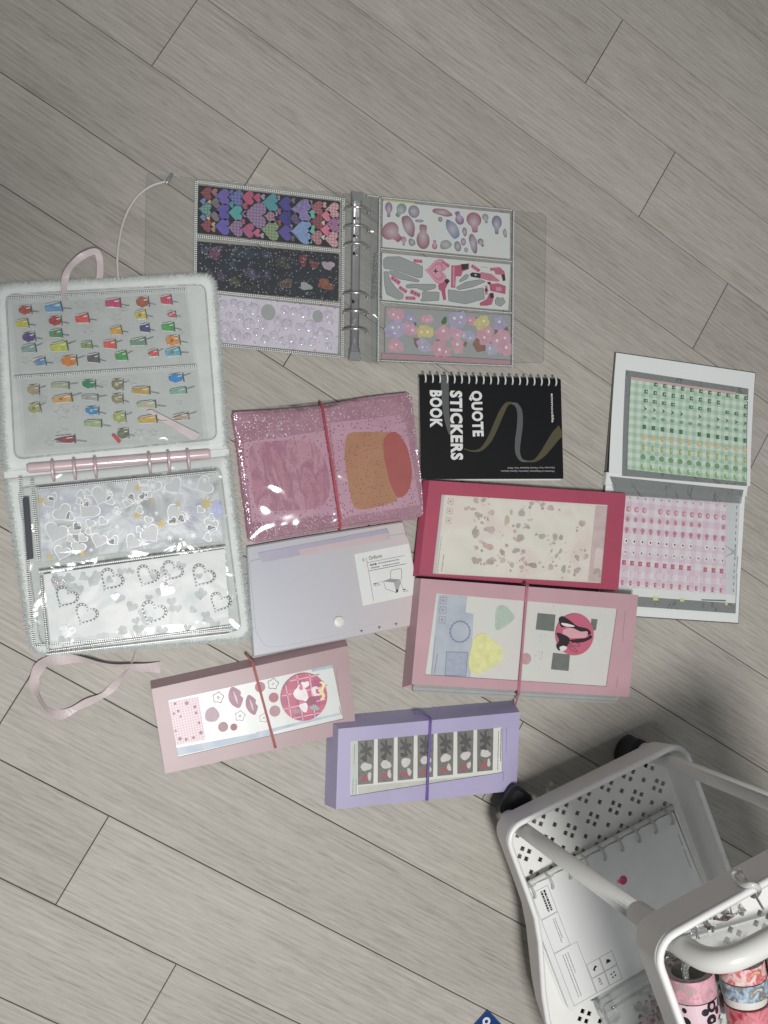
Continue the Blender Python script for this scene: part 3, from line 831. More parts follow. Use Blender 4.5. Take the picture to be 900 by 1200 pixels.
# pages
lp = RBK.P(PXZ, [(228.5, 209), (408, 230), (406, 421), (226, 402)], 4)
e = lambda a, b: RBK.P(PXZ, [a, b], 4)
page(RBK, lp, 3.6, M_clear, [e((231, 213), (400, 233.5)), e((229, 276.5), (399, 294)), e((229, 339.5), (398, 357)), e((229, 401), (399, 418.5)), e((402.5, 232), (401, 419)), e((230, 212), (228, 401))], rows=2, w=3.0)
rp_ = RBK.P(PXZ, [(428, 229), (604, 247), (602, 432), (428, 426)], 4)
page(RBK, rp_, 3.6, M_clear, [e((447, 231.5), (600, 246.5)), e((446, 291.5), (600, 306.5)), e((446, 353.5), (600, 367)), e((446, 422.5), (600, 429)), e((445, 232), (443, 424)), e((602, 247), (600.5, 431)), e((430, 229), (444, 231))], rows=1, w=2.6)
tab = RBK.P(PXZ, [(439, 296), (448, 297), (448, 351), (435.5, 350)], 4)
RBK.add(MB().flat(tab, 4.1), 'pocket_tab', M_seam)

# --- the six sticker sheets
ZA = (220, 200, 4.7368); ZB = (220, 270, 4.7368); ZD = (440, 225, 5.2941); ZE = (440, 290, 5.2941)
G = 'sheets in the six-ring binder'
M_blackcard = simple('black_sticker_card', C(40, 38, 42), .3, spec=.5)
S1 = sheet('black sticker sheet of coloured and plaid hearts, top left pocket of the clear binder', zs(ZA, [(60, 80), (846, 172), (836, 430), (52, 346)]), 3, 2.7, M_blackcard, group=G)
hearts = '''100,125,58,9a4a58,p 190,145,74,6a5aa8,s 265,150,74,6c78b8,p 330,150,64,b0486c,s 382,150,40,b04a70,s 455,180,86,3f8f98,s 535,185,70,4a4390,s 628,218,108,8a78b0,g 715,205,66,b06070,p 800,220,76,d8a0a4,p
83,170,32,6a78b0,s 118,175,20,c9a080,s 150,178,50,6f6a70,s 95,215,64,6aa098,p 83,258,32,6a7ab8,s 112,262,20,d0b070,s 148,250,50,7a6a78,s 100,305,54,a04a5a,p 140,325,24,a87a68,s 140,298,22,a8a070,s 188,228,76,5c50a4,s 188,310,76,6458b0,s
240,187,30,3c8c90,s 262,235,72,3f9c9c,s 262,318,78,9a78a0,p 315,195,32,a04868,s 312,240,30,8a6a98,s 370,245,118,9a7ca4,p 455,255,60,a88098,p 330,330,66,a8507c,s 305,283,24,b04a68,s 380,345,38,c05a80,s 455,330,94,8aa078,p 535,262,70,3c3c88,s 535,342,74,5a4c9c,s
592,265,54,6a5a88,p 628,340,112,7a9ac8,g 503,225,28,9a5080,s 503,290,28,a04050,s 415,145,26,8a8a98,s 487,238,22,9a88a8,s 680,178,24,8c7c84,s 685,240,40,4fae98,s 685,325,40,58b098,s 678,390,24,58b0a0,s 715,285,66,9a4a58,p 710,370,66,c0808a,p
765,250,52,d07088,s 755,190,28,b89098,s 805,300,74,a86a98,g 762,330,52,d86a88,s 795,380,76,d8a0a8,p 750,370,22,a0c8b8,s 750,290,22,c8b8a0,s 583,165,26,7a7088,p 580,375,26,6a6a78,p 500,150,22,8c8890,s 410,360,24,a09aa0,s 145,118,34,9a6a68,s 240,120,24,5a6aa8,s 570,310,20,8a80b0,s'''
for t in hearts.split():
    x, y, s, co, k = t.split(',')
    mt = {'p': M_plaid, 's': M_stk, 'g': M_glit}[k]
    S1.sticker(xf(HEART, S1.L(*zc(ZA, float(x), float(y))), float(s) * S1.K(ZA) * 1.24, -math.pi / 2 + random.uniform(-.06, .06)), S1.top + .02, mt, hexc(co, 1.25), .25)

M_darkholo = patchy('dark_holographic_card', [C(28, 32, 42), C(40, 44, 54), C(30, 42, 52)], 60, .35, sparkle=.045, spscale=1100)
S2 = sheet('dark glitter sticker sheet with dim jewel shapes, middle left pocket of the clear binder', zs(ZB, [(48, 60), (840, 130), (837, 394), (42, 322)]), 3, 2.7, M_darkholo, group=G)
M_dimgem = patchy('dim_jewel_print', [(.25, .25, .3), (1, 1, 1), (.5, .5, .6)], 220, .3, sparkle=.06, spscale=1100, objcol=True)
for i, (x, y, w, h, co) in enumerate([(150,125,110,85,'7a5070'),(100,112,60,60,'555570'),(260,110,40,28,'7a8088'),(320,130,110,90,'344858'),(435,135,64,64,'3c5068'),(530,175,110,80,'4a5048'),(640,165,70,80,'8a3c44'),(700,190,52,70,'9a484c'),(780,195,82,76,'b8a4ac'),
    (185,255,62,80,'5a5068'),(120,235,56,56,'48485c'),(260,285,80,60,'5a5a48'),(350,240,90,80,'5c5474'),(430,245,84,80,'4a4464'),(545,295,100,80,'6a544c'),(655,310,88,60,'a0a8a8'),(765,300,104,96,'a05a40'),(250,195,50,60,'3a5060'),(350,310,70,40,'3c4438')]):
    S2.sticker(xf(blob(i, 18, .25), S2.L(*zc(ZB, x, y)), w * S2.K(ZB), -.6 if i == 15 else 0, h * S2.K(ZB)), S2.top + .02, M_stk if co in ('b8a4ac', 'a0a8a8') else M_dimgem, hexc(co, 1.0), .2)

M_lilac = patchy('lilac_pearl_card', [C(206, 196, 214), C(222, 214, 226), C(212, 210, 222)], 40, .3, sparkle=.03, spscale=900)
S3 = sheet('lilac pearl sticker sheet of clear bubbles, bottom left pocket of the clear binder', zs(ZB, [(45, 343), (840, 430), (832, 684), (36, 610)]), 3, 2.7, M_lilac, group=G)
M_bub = patchy('bubble_gel', [C(196, 186, 206), C(226, 220, 232)], 300, .12, spec=.8)
for x, y, s in [(300,418,54),(365,437,70),(540,440,52),(650,455,70),(780,465,48),(195,410,52),(255,400,42),(340,520,68),(420,525,52),(385,565,48),(480,580,52),(330,590,48),(265,580,64),(210,535,48),(550,520,64),(620,535,48),(680,530,74),(580,600,52),(690,620,52),(780,580,54),(780,640,42),(520,610,38),(635,620,42),(740,560,48),(590,450,48),(430,605,48),(200,590,42),(790,500,40),(500,500,40),(290,480,44),(230,470,40),(395,490,36),(710,580,36)]:
    c = S3.L(*zc(ZB, x, y)); k = s * S3.K(ZB) / 2; z = S3.top + .02
    m = MB().lathe([(k, z), (k * .97, z + .25), (k * .7, z + .55), (k * .35, z + .72), (.02, z + .78)], 16, c)
    S3.add(m, 'sticker', M_bub, smooth=True)
M_void = simple('grey_release_film', C(168, 174, 174), .35, var=.03)
for x, y, w, h in ((447,455,82,92),(722,478,62,72)):
    S3.sticker(xf(CIRC, S3.L(*zc(ZB, x, y)), w * S3.K(ZB), 0, h * S3.K(ZB)), S3.top + .05, M_void, None, .15, name='empty_spot')

S4 = sheet('white sticker sheet of purple and teal droplets, top right pocket of the clear binder', zs(ZD, [(45, 54), (834, 134), (834, 414), (42, 341)]), 3, 2.9, M_sheet, group=G)
S4.add(MB().prism(S4.P(ZD, [(50, 44), (240, 64), (240, 74), (50, 54)]), 2.5, 2.8), 'yellow_edge', simple('yellow_card', C(214, 210, 130), .5))
# glossy drops: colour runs from rim to a paler middle, as printed
mdrop, ntd, outd = newmat('droplet_print')
pd_ = node(ntd, 'BsdfPrincipled', **{'Roughness': .25, 'Specular IOR Level': .6}); tcd = coords(ntd); oid = node(ntd, 'ObjectInfo')
gr = node(ntd, 'TexGradient', gradient_type='SPHERICAL'); mpd = node(ntd, 'Mapping'); mpd.vector_type = 'POINT'
mpd.inputs['Location'].default_value = (-.9, -.9, 0); mpd.inputs['Scale'].default_value = (1.8, 1.8, 0)
lk(ntd, tcd, 'Generated', mpd, 'Vector'); lk(ntd, mpd, 'Vector', gr, 'Vector')
mxd = mixc(ntd); ntd.links.new(gr.outputs['Fac'], mxd.inputs[0]); lk(ntd, oid, 'Color', mxd, 6); mxd.inputs[7].default_value = (*C(206, 198, 206), 1)
ntd.links.new(mxd.outputs[2], pd_.inputs['Base Color']); lk(ntd, pd_, 'BSDF', outd, 'Surface')
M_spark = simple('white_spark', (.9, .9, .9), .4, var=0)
drops = [(82,110,46,86,0,'8a5a90','d'),(155,115,60,86,-.5,'5a9080','d'),(238,122,66,72,0,'7a7a8c','c'),(105,255,122,122,.9,'a85068','d2'),(205,210,78,136,.45,'9a5a70','b'),(272,180,54,20,0,'7a6a80','b'),(295,278,84,142,0,'a05068','u'),
 (175,305,32,52,0,'a86a80','d'),(225,313,46,46,0,'6a7888','b'),(367,328,34,54,0,'b85a70','u'),(415,127,126,48,-.1,'a05468','b'),(402,170,26,28,0,'4a5a58','c'),(518,162,56,78,.35,'7a4a90','u'),(478,232,72,132,.45,'6a86b0','b'),
 (612,190,98,118,.1,'a8486c','d2'),(683,165,42,56,.2,'7a948c','d'),(752,205,66,110,0,'6a6898','d2'),(803,256,26,60,.2,'7a8a8c','b'),(553,247,32,54,.1,'86607c','b'),(607,320,54,122,.2,'8a7088','b'),(545,310,30,44,0,'8a7488','c'),(510,338,42,60,.2,'7a7890','c'),(562,360,24,28,0,'8a8090','c'),(435,328,76,62,.4,'8a988c','b'),(655,315,40,50,.5,'7a5c88','d')]
for i, (x, y, w, h, rot, co, k) in enumerate(drops):
    shp = {'c': CIRC, 'b': blob(i + 50, 18, .10), 'd': drop(), 'd2': drop(24, .15), 'u': [(a, -b) for a, b in drop(20, .5)]}[k]
    c = S4.L(*zc(ZD, x, y)); kk = S4.K(ZD)
    o = S4.sticker(xf(shp, c, w * kk * 1.16, rot, h * kk * 1.16), S4.top + .02, mdrop, hexc(co, 1.1), .4, inset=.12)
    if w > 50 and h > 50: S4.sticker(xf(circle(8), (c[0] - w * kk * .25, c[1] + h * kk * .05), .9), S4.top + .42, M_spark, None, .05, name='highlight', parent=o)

S5 = sheet('white sticker sheet of pink props and grey gaps, middle right pocket of clear binder', zs(ZE, [(38, 33), (836, 106), (824, 390), (38, 324)]), 3, 2.9, M_sheet, group=G)
M_line = simple('black_outline', C(58, 56, 60), .5)
voids = [[(50,75),(70,60),(150,58),(292,118),(290,185),(262,188),(140,145),(52,128)], [(85,145),(130,150),(272,205),(262,215),(150,195),(90,165)], [(52,152),(78,150),(88,200),(128,255),(172,290),(170,318),(140,322),(70,290),(58,240)],
 [(188,235),(225,228),(375,230),(372,252),(305,270),(255,250),(195,252)], [(292,275),(395,278),(392,328),(285,334),(278,322),(292,318)], [(520,205),(560,168),(580,172),(570,192),(525,215)], [(500,250),(560,215),(650,200),(682,212),(600,245),(520,262)],
 [(450,262),(540,275),(668,250),(676,318),(560,350),(455,332)], [(742,330),(755,308),(775,318),(790,310),(806,340),(775,366),(745,352)]]
for v in voids:
    q = rpoly(S5.P(ZE, v), 1.0, 2)
    m = MB().ringslab(offset(q, .35), q, S5.top + .02, S5.top + .12); m.cur = 1; m.prism(q, S5.top + .01, S5.top + .08)
    S5.add(m, 'empty_spot', [M_line, M_void])
pk, pkd, blk = hexc('c85a80', 1.2), hexc('a83a5c', 1.2), hexc('2c2a30', 1)
def multi(th, Z, polys, base=0.0, name='sticker', r=.4):
    m = MB(); mats = []
    for k, (co, pts) in enumerate(polys):
        m.cur = k; m.prism(rpoly(th.P(Z, pts), r, 2), th.top + .02 + base + .12 * k, th.top + .3 + base + .12 * k)
        key = 'print_' + co
        if key not in MATS: simple(key, hexc(co, 1.15), .35, var=.08, vscale=150)
        mats.append(MATS[key])
    return th.add(m, name, mats)
hc = S5.L(*zc(ZE, 372, 148)); hk = 172 * S5.K(ZE)
m = MB()
for k, s_ in enumerate((1.0, .9, .72, .52)):
    m.cur = k % 2; m.prism(xf(HEART, hc, hk * s_, -math.pi / 2), S5.top + .02, S5.top + .25 + .1 * k)
m.cur = 2; m.prism(xf(star(4, .3), hc, hk * .26), S5.top + .5, S5.top + .72)
simple('print_rose', hexc('d07c98', 1.2), .35); simple('print_roselight', hexc('dc96ae', 1.2), .35)
S5.add(m, 'sticker', [MATS['print_rose'], MATS['print_roselight'], M_line])
def lozenge(x, y, w, h, rot):
    c = S5.L(*zc(ZE, x, y)); k = S5.K(ZE); m = MB()
    m.prism(rpoly(xf([(-.5, -.5), (.5, -.5), (.5, .5), (-.5, .5)], c, w * k, rot, h * k), .8, 3), S5.top + .02, S5.top + .3); m.cur = 1
    m.prism(xf(star(4, .4), c, h * k * .6, rot), S5.top + .3, S5.top + .4); m.cur = 2
    for sg in (-1, 1): m.prism(rpoly(xf([(sg * .3 - .12, -.22), (sg * .3 + .12, -.22), (sg * .3 + .12, .22), (sg * .3 - .12, .22)], c, w * k, rot, h * k), .3, 2), S5.top + .3, S5.top + .38)
    S5.add(m, 'sticker', [MATS['print_rose'] if rot < 9 else M_line, M_line, MATS['print_deep']])
simple('print_deep', hexc('b04468', 1.2), .35)
for a in ((263,85,62,24,0),(433,104,62,26,-.45),(620,130,68,26,-.5),(124,204,72,30,-.55),(170,262,62,26,-.5),(246,286,72,30,-.35),(216,315,70,24,.05),(687,265,20,62,0)): lozenge(*a)
def prop(polys): multi(S5, ZE, polys)
prop([('c05478',[(470,112),(500,112),(582,98),(580,135),(540,150),(530,180),(498,180),(495,250),(468,250)]),('28262c',[(530,104),(575,102),(572,135),(535,140)]),('d888a0',[(478,120),(490,120),(490,240),(478,240)])])
prop([('c05478',[(388,235),(440,192),(460,205),(445,235),(432,260),(438,325),(420,328),(408,270),(392,262)]),('28262c',[(425,205),(450,195),(460,212),(440,228)])])
prop([('d07490',[(652,152),(720,165),(770,205),(762,214),(700,206),(650,192)]),('28262c',[(585,165),(600,155),(652,162),(650,192),(592,182)]),('e8d0d8',[(612,170),(620,165),(628,172),(620,178)])])
prop([('c86484',[(708,128),(770,122),(800,150),(806,200),(790,212),(778,170),(745,168),(735,145),(712,145)]),('28262c',[(782,170),(800,165),(806,205),(792,210)])])
prop([('c05478',[(705,228),(760,222),(808,240),(805,290),(712,270)]),('d890a4',[(745,248),(775,246),(785,265),(770,275),(748,268)]),('28262c',[(692,216),(712,214),(716,228),(698,230)])])
prop([('c05478',[(645,345),(690,320),(705,285),(732,285),(735,310),(720,355),(690,362),(648,362)]),('28262c',[(708,285),(730,282),(734,310),(712,318)])])
multi(S5, ZE, [('909498', [(655,120),(698,122),(698,125),(655,123)])])

S6 = sheet('grey clear sticker sheet of coloured flowers, bottom right pocket of clear binder', zs(ZE, [(62, 368), (836, 421), (838, 696), (57, 654)]), 3, 2.9, simple('grey_clear_backing', C(170, 176, 176), .3, var=.03), group=G)
S6.add(MB().prism(S6.P(ZE, [(40, 655), (838, 700), (838, 728), (40, 685)]), 2.3, 2.7), 'pink_edge', simple('pink_card', C(190, 150, 162), .5))
M_stem = simple('brown_stem', C(150, 112, 100), .5); M_leaf = simple('green_leaf', C(92, 116, 78), .5)
FLW = flower(5, 30, .06)
def blossom(x, y, s, co, n=3, seed=0):
    r = random.Random(seed * 7 + int(x)); k = S6.K(ZE); m = MB()
    for i in range(n):
        c = S6.L(*zc(ZE, x + r.uniform(-.25, .25) * s * (n > 1), y + r.uniform(-.22, .22) * s * (n > 1)))
        sz = s * k * (r.uniform(.72, .95) if n > 1 else 1)
        m.cur = 0; m.prism(xf(FLW, c, sz, r.random() * 6), S6.top + .02 + .11 * i + .004 * seed, S6.top + .19 + .11 * i + .004 * seed)
        m.cur = 1; m.prism(xf(circle(7), c, sz * .22), S6.top + .185 + .11 * i + .004 * seed, S6.top + .24 + .11 * i + .004 * seed)
    S6.add(m, 'sticker', [M_stk, M_spark], color=[.62 * c_ + .38 * .62 for c_ in hexc(co, 1.1, 1.0)])
def stalk(pts, mt, z=0):
    S6.sticker(rpoly(S6.P(ZE, pts), .8, 2), S6.top + .01 + z, mt, None, .2, name='printed_stem')
stalk([(190,465),(250,460),(255,485),(215,490)], M_leaf); stalk([(235,560),(300,570),(320,600),(260,630),(240,600)], M_stem); stalk([(600,600),(640,540),(720,590),(690,640),(630,650)], M_stem); stalk([(370,570),(430,575),(410,605)], M_stem)
stalk([(730,510),(820,490),(825,520),(740,540)], M_stem); stalk([(745,590),(800,580),(805,620),(750,615)], M_stem); stalk([(520,590),(570,585),(560,620)], M_stem)
stalk([(405,465),(425,432),(443,430),(440,468),(420,482)], M_leaf, .05); stalk([(610,440),(640,430),(632,490),(612,488)], M_leaf)
for i, (x, y, s, co, n) in enumerate([(128,425,78,'d888a8',4),(232,430,84,'9a8cc0',3),(316,440,60,'d890a8',3),(118,510,90,'a89cc8',5),(205,505,84,'d890ac',4),(305,535,88,'dcc850',4),(128,600,80,'d88aa4',4),(295,612,76,'a8a0cc',3),(405,535,90,'d88ca8',4),(408,625,96,'d884a4',4),
   (500,535,72,'d890b0',4),(528,622,86,'dc90a8',3),(510,455,90,'a49ac8',4),(595,465,60,'d880a4',3),(665,465,88,'dccc54',4),(770,465,100,'9c92c4',3),(600,555,72,'a0a0cc',3),(690,545,96,'d68aa4',4),(780,555,90,'d890ac',4),(710,635,80,'b0a8cc',3),(785,640,90,'d88ca8',4),(545,540,50,'c0b0d4',3)]):
    blossom(x, y, s * 1.18, co, n, i)

# ------------------------------------------------------------------ white cord with a metal tip
CD = Thing('cord', 'thin white elastic cord with a metal tip curling above the plush binder', 'cord', [(137, 205), (203, 205), (203, 318), (137, 318)], 2)
pth = spline([(*CD.L(x, y, z), z) for x, y, z in ((140, 345, 2.2), (138, 318, 2.4), (138, 296, 2.2), (144, 262, 2.2), (157, 235, 2.3), (175, 219, 2.4), (194, 212.5, 2.8))], 8)
CD.add(MB().tube(pth, 1.25, 8), 'cord_line', simple('white_cord', C(214, 214, 208), .7, bump=.6, bscale=900), smooth=True)
a, b = CD.L(194.5, 216), CD.L(202, 203.5)
CD.add(MB().tube([(*a, 2.8), (*lerp2(a, b, .08), 2.8), (*lerp2(a, b, .92), 2.6), (*b, 2.6)], [1.0, 1.7, 1.7, 1.2], 10), 'metal_tip', M_chrome, smooth=True)

# ------------------------------------------------------------------ pink glitter pocket book
ZG = (260, 440, 3.6)
M_glitter = patchy('pink_glitter_vinyl', [C(182, 136, 154), C(200, 154, 172)], 30, .14, spec=.6, sparkle=.22, spscale=900, bump=.5, bscale=16)
M_glitcard = patchy('pink_speckled_card', [C(206, 164, 184), C(216, 176, 194)], 25, .45, dots=(330, .24, C(128, 92, 112)))
GB = Thing('pocket_book', 'mauve glitter vinyl pocket book with a coral elastic band and two card inserts', 'pocket book', zs(ZG, [(45, 148), (790, 68), (860, 590), (112, 704)]), 12)
top = spline(GB.P(ZG, [(45, 148), (240, 138), (420, 120), (600, 88), (785, 66)]), 4)
rgt = spline(GB.P(ZG, [(806, 80), (826, 250), (850, 440), (858, 590)]), 4)
bot = spline(GB.P(ZG, [(820, 608), (600, 632), (400, 664), (150, 706)]), 4)
lft = spline(GB.P(ZG, [(112, 700), (85, 500), (60, 300), (42, 170)]), 4)
ol = top + rgt + bot + lft
GB.add(MB().prism(ol, 0, 1.2), 'back_cover', M_glitter)
m = MB(); ol1 = offset(ol, -1.5); ol2 = offset(ol, -5)
m.loft([[(x, y, 1.3) for x, y in ol1], [(x, y, 8) for x, y in offset(ol, -.6)], [(x, y, 10.4) for x, y in ol1], [(x, y, 11.2) for x, y in ol2]], cap=False)
m.flat(ol2, 11.2)
GB.add(m, 'front_cover', M_glitter, smooth=True)
GB.add(MB().tube([(x, y, 10.8) for x, y in offset(ol, -2.5)], .8, 6, closed=True), 'welded_rim', M_glitter, smooth=True)
def card(pts, z, mat=M_glitcard, t=.5, name='insert_card', r=1.2):
    return GB.add(MB().prism(rpoly(GB.P(ZG, pts), r, 3), z, z + t), name, mat)
card([(90, 282), (432, 232), (486, 585), (128, 622)], 11.3)
card([(455, 200), (752, 165), (805, 520), (500, 570)], 11.3)
card([(462, 236), (775, 196), (835, 545), (505, 600)], 11.9)
M_pinkfolds = patchy('pink_print_fold_shading', [C(186, 132, 152), C(206, 152, 168), C(182, 126, 150), C(212, 168, 180), C(192, 138, 156)], 1.0, .35, dots=(330, .20, C(150, 104, 122)), stretch=(62, 20))  # pink print; stretched streaks paint the shading of wavy folds
M_ochre = patchy('ochre_print', [C(186, 134, 94), C(196, 146, 104)], 40, .5, dots=(330, .22, C(130, 94, 74)))
M_rust = patchy('rust_print', [C(178, 84, 78), C(188, 96, 84)], 40, .5)
GB.sticker(spline(GB.P(ZG, [(120, 300), (250, 275), (375, 282), (430, 340), (455, 450), (445, 520), (400, 560), (250, 572), (150, 560), (125, 430)]), 3, True), 11.8, M_pinkfolds, None, .15, name='printed_patch')
GB.sticker(spline(GB.P(ZG, [(525, 260), (560, 240), (690, 240), (745, 260), (700, 400), (740, 515), (690, 545), (580, 565), (545, 520), (518, 350)]), 3, True), 12.4, M_ochre, None, .12, name='printed_patch')
GB.sticker(spline(GB.P(ZG, [(690, 255), (735, 240), (775, 290), (792, 345), (802, 420), (785, 490), (745, 515), (715, 470), (693, 390), (680, 310)]), 3, True), 12.45, M_rust, None, .14, name='printed_patch')
# creases of the vinyl where it catches the lamp
ff = film('glitter_pocket_film', (.97, .93, .95), .04, (.8, .68, .74), 1.6, .10, .5, 18)
# clear front pocket: a pillowed skin that slopes down to its welded edges, with a few pulled creases
def pillow(th, quad, z, rise, nx=40, ny=30, edge=26.0, creases=()):
    tl, tr, br, bl = quad; vs = []; fs = []
    for j in range(ny + 1):
        for i in range(nx + 1):
            s_, t_ = i / nx, j / ny
            a = lerp2(bl, br, s_); b = lerp2(tl, tr, s_); p_ = lerp2(a, b, t_)
            w_ = math.dist(a, b); l_ = math.dist(bl, br)
            dx = min(s_, 1 - s_) * l_; dy = min(t_, 1 - t_) * w_
            h = rise * (1 - math.exp(-dx / edge * 2.2)) * (1 - math.exp(-dy / edge * 2.2))
            for (cx, cy, ang, ln, wd_, am) in creases:
                u = (p_[0] - cx) * math.cos(ang) + (p_[1] - cy) * math.sin(ang); v = -(p_[0] - cx) * math.sin(ang) + (p_[1] - cy) * math.cos(ang)
                h += am * math.exp(-(u / ln) ** 2 - (v / wd_) ** 2)
            vs.append((p_[0], p_[1], z + h))
    for j in range(ny):
        for i in range(nx): a = j * (nx + 1) + i; fs.append([a, a + 1, a + nx + 2, a + nx + 1])
    return MB().add(vs, fs)
GB.add(pillow(GB, [(x, y) for x, y in GB.P(ZG, [(50, 158), (788, 78), (852, 588), (116, 694)])], 11.4, 6.5, creases=[(*GB.L(*zc(ZG, 560, 118)), .12, 26, 3.2, 1.6), (*GB.L(*zc(ZG, 200, 215)), .14, 34, 3.0, 1.3), (*GB.L(*zc(ZG, 330, 480)), 1.2, 22, 5, .9), (*GB.L(*zc(ZG, 700, 600)), .15, 30, 4, 1.2)]), 'clear_pocket', ff, smooth=True)
M_coral = simple('coral_elastic', C(196, 84, 100), .6)
b0, b1 = GB.L(*zc(ZG, 418, 116)), GB.L(*zc(ZG, 500, 642))
d_ = (Vector(b1) - Vector(b0)).normalized()
GB.add(MB().tube([(*(Vector(b0) - d_ * 1.2), 2), (*(Vector(b0) - d_ * .8), 9), (*(Vector(b0) + d_ * 3), 15.5), (*lerp2(b0, b1, .5), 19.2), (*(Vector(b1) - d_ * 3), 15.5), (*(Vector(b1) + d_ * .8), 9), (*(Vector(b1) + d_ * 1.2), 2)], 1.3, 8), 'elastic_band', M_coral, smooth=True)

# ------------------------------------------------------------------ black spiral sticker book
ZQ = (490, 430, 5.0)
QB = Thing('spiral_book', 'black spiral-bound sticker book with white QUOTE STICKERS BOOK lettering', 'book', [(488.5, 439), (659, 444.5), (658.5, 562), (497, 560.5)], 9)
M_qb = simple('black_matt_card', C(19, 20, 23), .5, spec=.25, var=.08, vscale=20)
qr = QB.rect()
QB.add(MB().prism(rpoly([(x + .6, y - 1.2) for x, y in qr], 1.5, 3), .3, 1.1), 'back_cover', M_paper)
for k in range(5):
    dx, dy = random.uniform(-.5, .5), random.uniform(-.6, .1)
    QB.add(MB().prism(rpoly([(x + dx, y + dy) for x, y in offset(qr, -.6)], 1.5, 3), 1.2 + k * 1.4, 2.4 + k * 1.4), 'leaf', M_paper)
QB.add(MB().prism(rpoly(qr, 1.5, 3), 8.3, 9.0), 'front_cover', M_qb)
M_coil = simple('white_wire', C(228, 230, 228), .35, .0)
for k in range(19):
    x = 45 + (808 - 45) * k / 18; y = 95 + 20 * k / 18
    a = QB.L(*zc(ZQ, x, y - 6), 9); pth = []
    for j in range(15):
        t = math.pi * (-.25 + 1.3 * j / 14)
        pth.append((a[0] - 1.6 * j / 14 * 1.2, a[1] + 5.2 - 5.2 * math.cos(t), 8.2 + 5.0 * math.sin(t) - 1.2 * j / 14))
    QB.add(MB().tube(pth, .95, 7), 'coil', M_coil, smooth=True)
# printed ribbon band in olive and grey, crossing the cover
M_olive = simple('olive_print', C(84, 80, 58), .5); M_greyb = simple('grey_print', C(92, 94, 94), .5)
def qpoly(pts, mt, z=9.02, name='printed_band'): return QB.add(MB().prism(QB.P(ZQ, pts), z, z + .05), name, mt)
def band(cl, ws, mt, z=9.02):
    cl = spline(cl, 6); n = len(cl); L_, R_ = [], []
    for i in range(n):
        t = Vector(cl[min(i + 1, n - 1)]) - Vector(cl[max(i - 1, 0)]); t.normalize(); s = Vector((-t.y, t.x))
        f = i / (n - 1) * (len(ws) - 1); k = min(int(f), len(ws) - 2); w = ws[k] + (ws[k + 1] - ws[k]) * (f - k)
        L_.append(tuple(Vector(cl[i]) + s * w / 2)); R_.append(tuple(Vector(cl[i]) - s * w / 2))
    qpoly([(min(x, 846 if y > 60 else 846), max(y, 52)) for x, y in L_ + R_[::-1]], mt, z)
band([(158, 52), (157, 120), (160, 220), (172, 320), (188, 395)], [44, 46, 40, 30, 14], M_greyb)
band([(268, 478), (310, 492), (365, 485), (415, 430), (455, 345), (490, 265), (520, 218), (550, 212)], [4, 8, 16, 30, 34, 32, 22, 10], M_olive)
band([(548, 213), (575, 222), (595, 262), (596, 340), (585, 430), (583, 500), (605, 545), (640, 553)], [8, 22, 30, 34, 34, 28, 18, 8], M_greyb, 9.04)
band([(632, 553), (680, 550), (725, 515), (770, 455), (810, 400), (846, 365)], [6, 14, 34, 48, 58, 64], M_olive)
WHT = simple('white_print', C(232, 234, 232), .5, var=.01)
rot = math.radians(-90)
rr_ = rot - .02
def qtext(body, zx, zy, zx2, zy2, capz, **kw):
    a, b = QB.L(*zc(ZQ, zx, zy), 9), QB.L(*zc(ZQ, zx2, zy2), 9)
    d = Vector(b) - Vector(a); cap = capz * QB.K(ZQ)
    return put_text(QB, body, a, math.atan2(d.y, d.x), cap / .70, WHT, 9.08, width=d.length, **kw)
qtext('QUOTE', 312, 140, 324, 408, 66, bold=.75, spacing=1.12)
qtext('STICKERS', 190, 138, 196, 545, 72, bold=.8, spacing=1.12)
qtext('BOOK', 72, 136, 74, 355, 72, bold=.8, spacing=1.12)
qtext('emmoolife', 778, 155, 782, 325, 16, bold=.06)
def qsmall(body, x0, y0, x1, y1, mm):
    a, b = QB.L(*zc(ZQ, x0, y0), 9), QB.L(*zc(ZQ, x1, y1), 9); d = Vector(b) - Vector(a)
    put_text(QB, body, a, math.atan2(d.y, d.x), mm, M_inkgrey2, 9.08, width=d.length, bold=.03)
M_inkgrey2 = simple('light_grey_ink', C(176, 178, 178), .5)
qsmall('Decorate Your World, Illustrate Your Mind', 798, 586, 525, 588, 2.6)
qsmall('Moments of Happiness: Smart for Quote Stickers', 798, 607, 485, 606, 2.6)

# ------------------------------------------------------------------ white two-page binder on the right
ZH = (700, 400, 4.5); ZI = (720, 430, 5.2941); ZJ = (720, 560, 5.625)
M_grey_edge = simple('grey_board_edge', C(96, 96, 94), .6)
M_whitecov = simple('white_card_cover', C(236, 240, 239), .45, var=.02, vscale=10)
WB = Thing('photo_binder', 'white card pocket binder lying open on the right with green and pink gingham pages', 'binder', [(721, 412), (887, 436), (867, 732), (706, 722)], 4)
upc = WB.P(PXZ, [(723, 413), (886, 437), (876, 570), (711, 555)], 4); loc_ = WB.P(PXZ, [(710, 566), (873, 580), (866, 730), (700, 719)], 4)
WB.add(MB().prism(offset(upc, 1.2), 0, 1.5), 'cover_board', M_grey_edge); WB.add(MB().prism(offset(loc_, 1.2), 0, 1.5), 'cover_board', M_grey_edge)
def bulge_up(x, y): 
    t = (y - upc[3][1]) / (upc[0][1] - upc[3][1]); return 7.0 * max(0, 1 - t) ** 2
